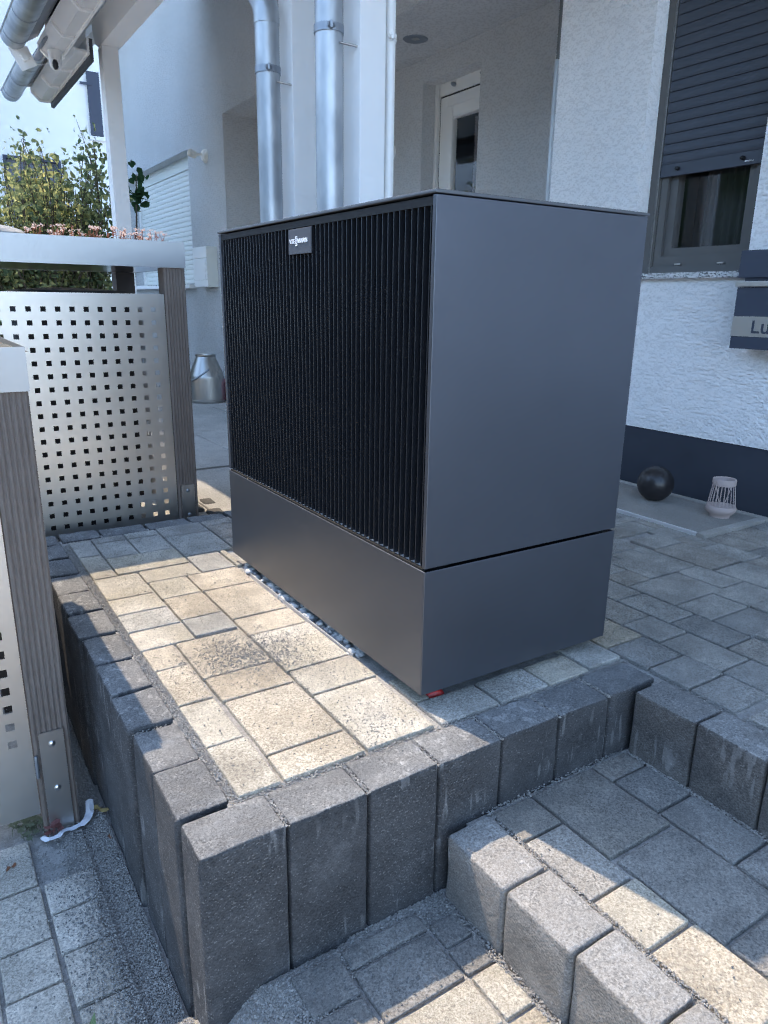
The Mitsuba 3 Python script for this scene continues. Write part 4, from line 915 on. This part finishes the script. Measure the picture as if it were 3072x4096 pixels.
crk = (meshkit.noise(np.stack([tt * 2.1, tt * 0, tt * 0], -1), 5) - .5)[:, None] * [0, 0, .010]
V = np.stack([cur + sd * wv + crk + [0, 0, .002], cur + crk * -.6 + [0, 0, .006], cur - sd * wv + crk * .4 + [0, 0, .001]], 1).reshape(-1, 3)
F = []
for i in range(59):
    for j in range(2):
        a_, b_, c0, d0 = i * 3 + j, i * 3 + j + 1, (i + 1) * 3 + j + 1, (i + 1) * 3 + j
        F += [[a_, b_, c0], [a_, c0, d0]]
o = obj('torn_tape', trimesh.Trimesh(V, np.array(F), process=False), 'tape', smooth=40); tag(o, 'crumpled strip of torn white tape round the foot of the near bin post', 'tape')
def dead_leaf(label, x_, y_, z_, s, rot, m):
    a_ = np.linspace(0, 2 * math.pi, 14, endpoint=False)
    r_ = s * (.75 + .35 * np.cos(2 * a_) + .12 * np.cos(5 * a_ + rot))
    V = np.vstack([[0, 0, .003], np.column_stack([r_ * np.cos(a_), r_ * np.sin(a_) * .6, .004 * np.sin(3 * a_ + 1) + .004])])
    c0, s0 = math.cos(rot), math.sin(rot); V = V @ np.array([[c0, -s0, 0], [s0, c0, 0], [0, 0, 1]]).T + [x_, y_, z_]
    o = obj('dead_leaf', trimesh.Trimesh(V, [[0, 1 + i, 1 + (i + 1) % 14] for i in range(14)], process=False), m); tag(o, label, 'leaf')
dead_leaf('yellow brown dead leaf between the near bin post and the palisade wall', -.630, -.604, -.448, .026, .8, 'leaf_yellow')
dead_leaf('small brown dead leaf on the shaded path at the lower left', -.533, -.832, -.456, .012, 2.0, 'leaf_brown')
dead_leaf('tiny reddish leaf on the grit by the foot of the palisade wall', -.50, -.606, -.444, .008, .3, 'leaf_brown')
bl = np.array([(0, -.5, 0), (0, .5, 0), (.35, -.5, .02), (.35, .5, .02), (.7, -.35, .03), (.7, .35, .03), (1.0, 0, .02), (.35, 0, -.02), (0, 0, -.03), (.7, 0, .005)])
tri = [[0, 2, 7], [0, 7, 8], [8, 7, 3], [8, 3, 1], [2, 4, 9], [2, 9, 7], [7, 9, 5], [7, 5, 3], [4, 6, 9], [9, 6, 5]]
d_ = np.array([-.95, .33, .0]); d_ /= np.linalg.norm(d_); s_ = np.cross([0, 0, 1.0], d_)
Vb = bl[:, :1] * d_ * .075 + bl[:, 1:2] * s_ * .016 + np.array([0, 0, 1]) * (bl[:, 2:3] * .25 + .006 * bl[:, :1])
o = obj('grass_blade', trimesh.Trimesh(Vb + [.052, -.768, -.449], tri, process=False), 'blade', smooth=True); tag(o, 'single pale green blade of grass at the bottom left edge', 'grass')

# ------------------------------------------------------------------ across the street, seen only in the window's reflection
hd_ = rblock(-18, 9, -11.5, -9.5, -.53, 4.1, .3, (60, 6, 10), .45, 1.1, 5)
o = obj('hedge', hd_, 'hedge', smooth=25); tag(o, 'dark green hedge across the street, mirrored in the narrow window', 'hedge')
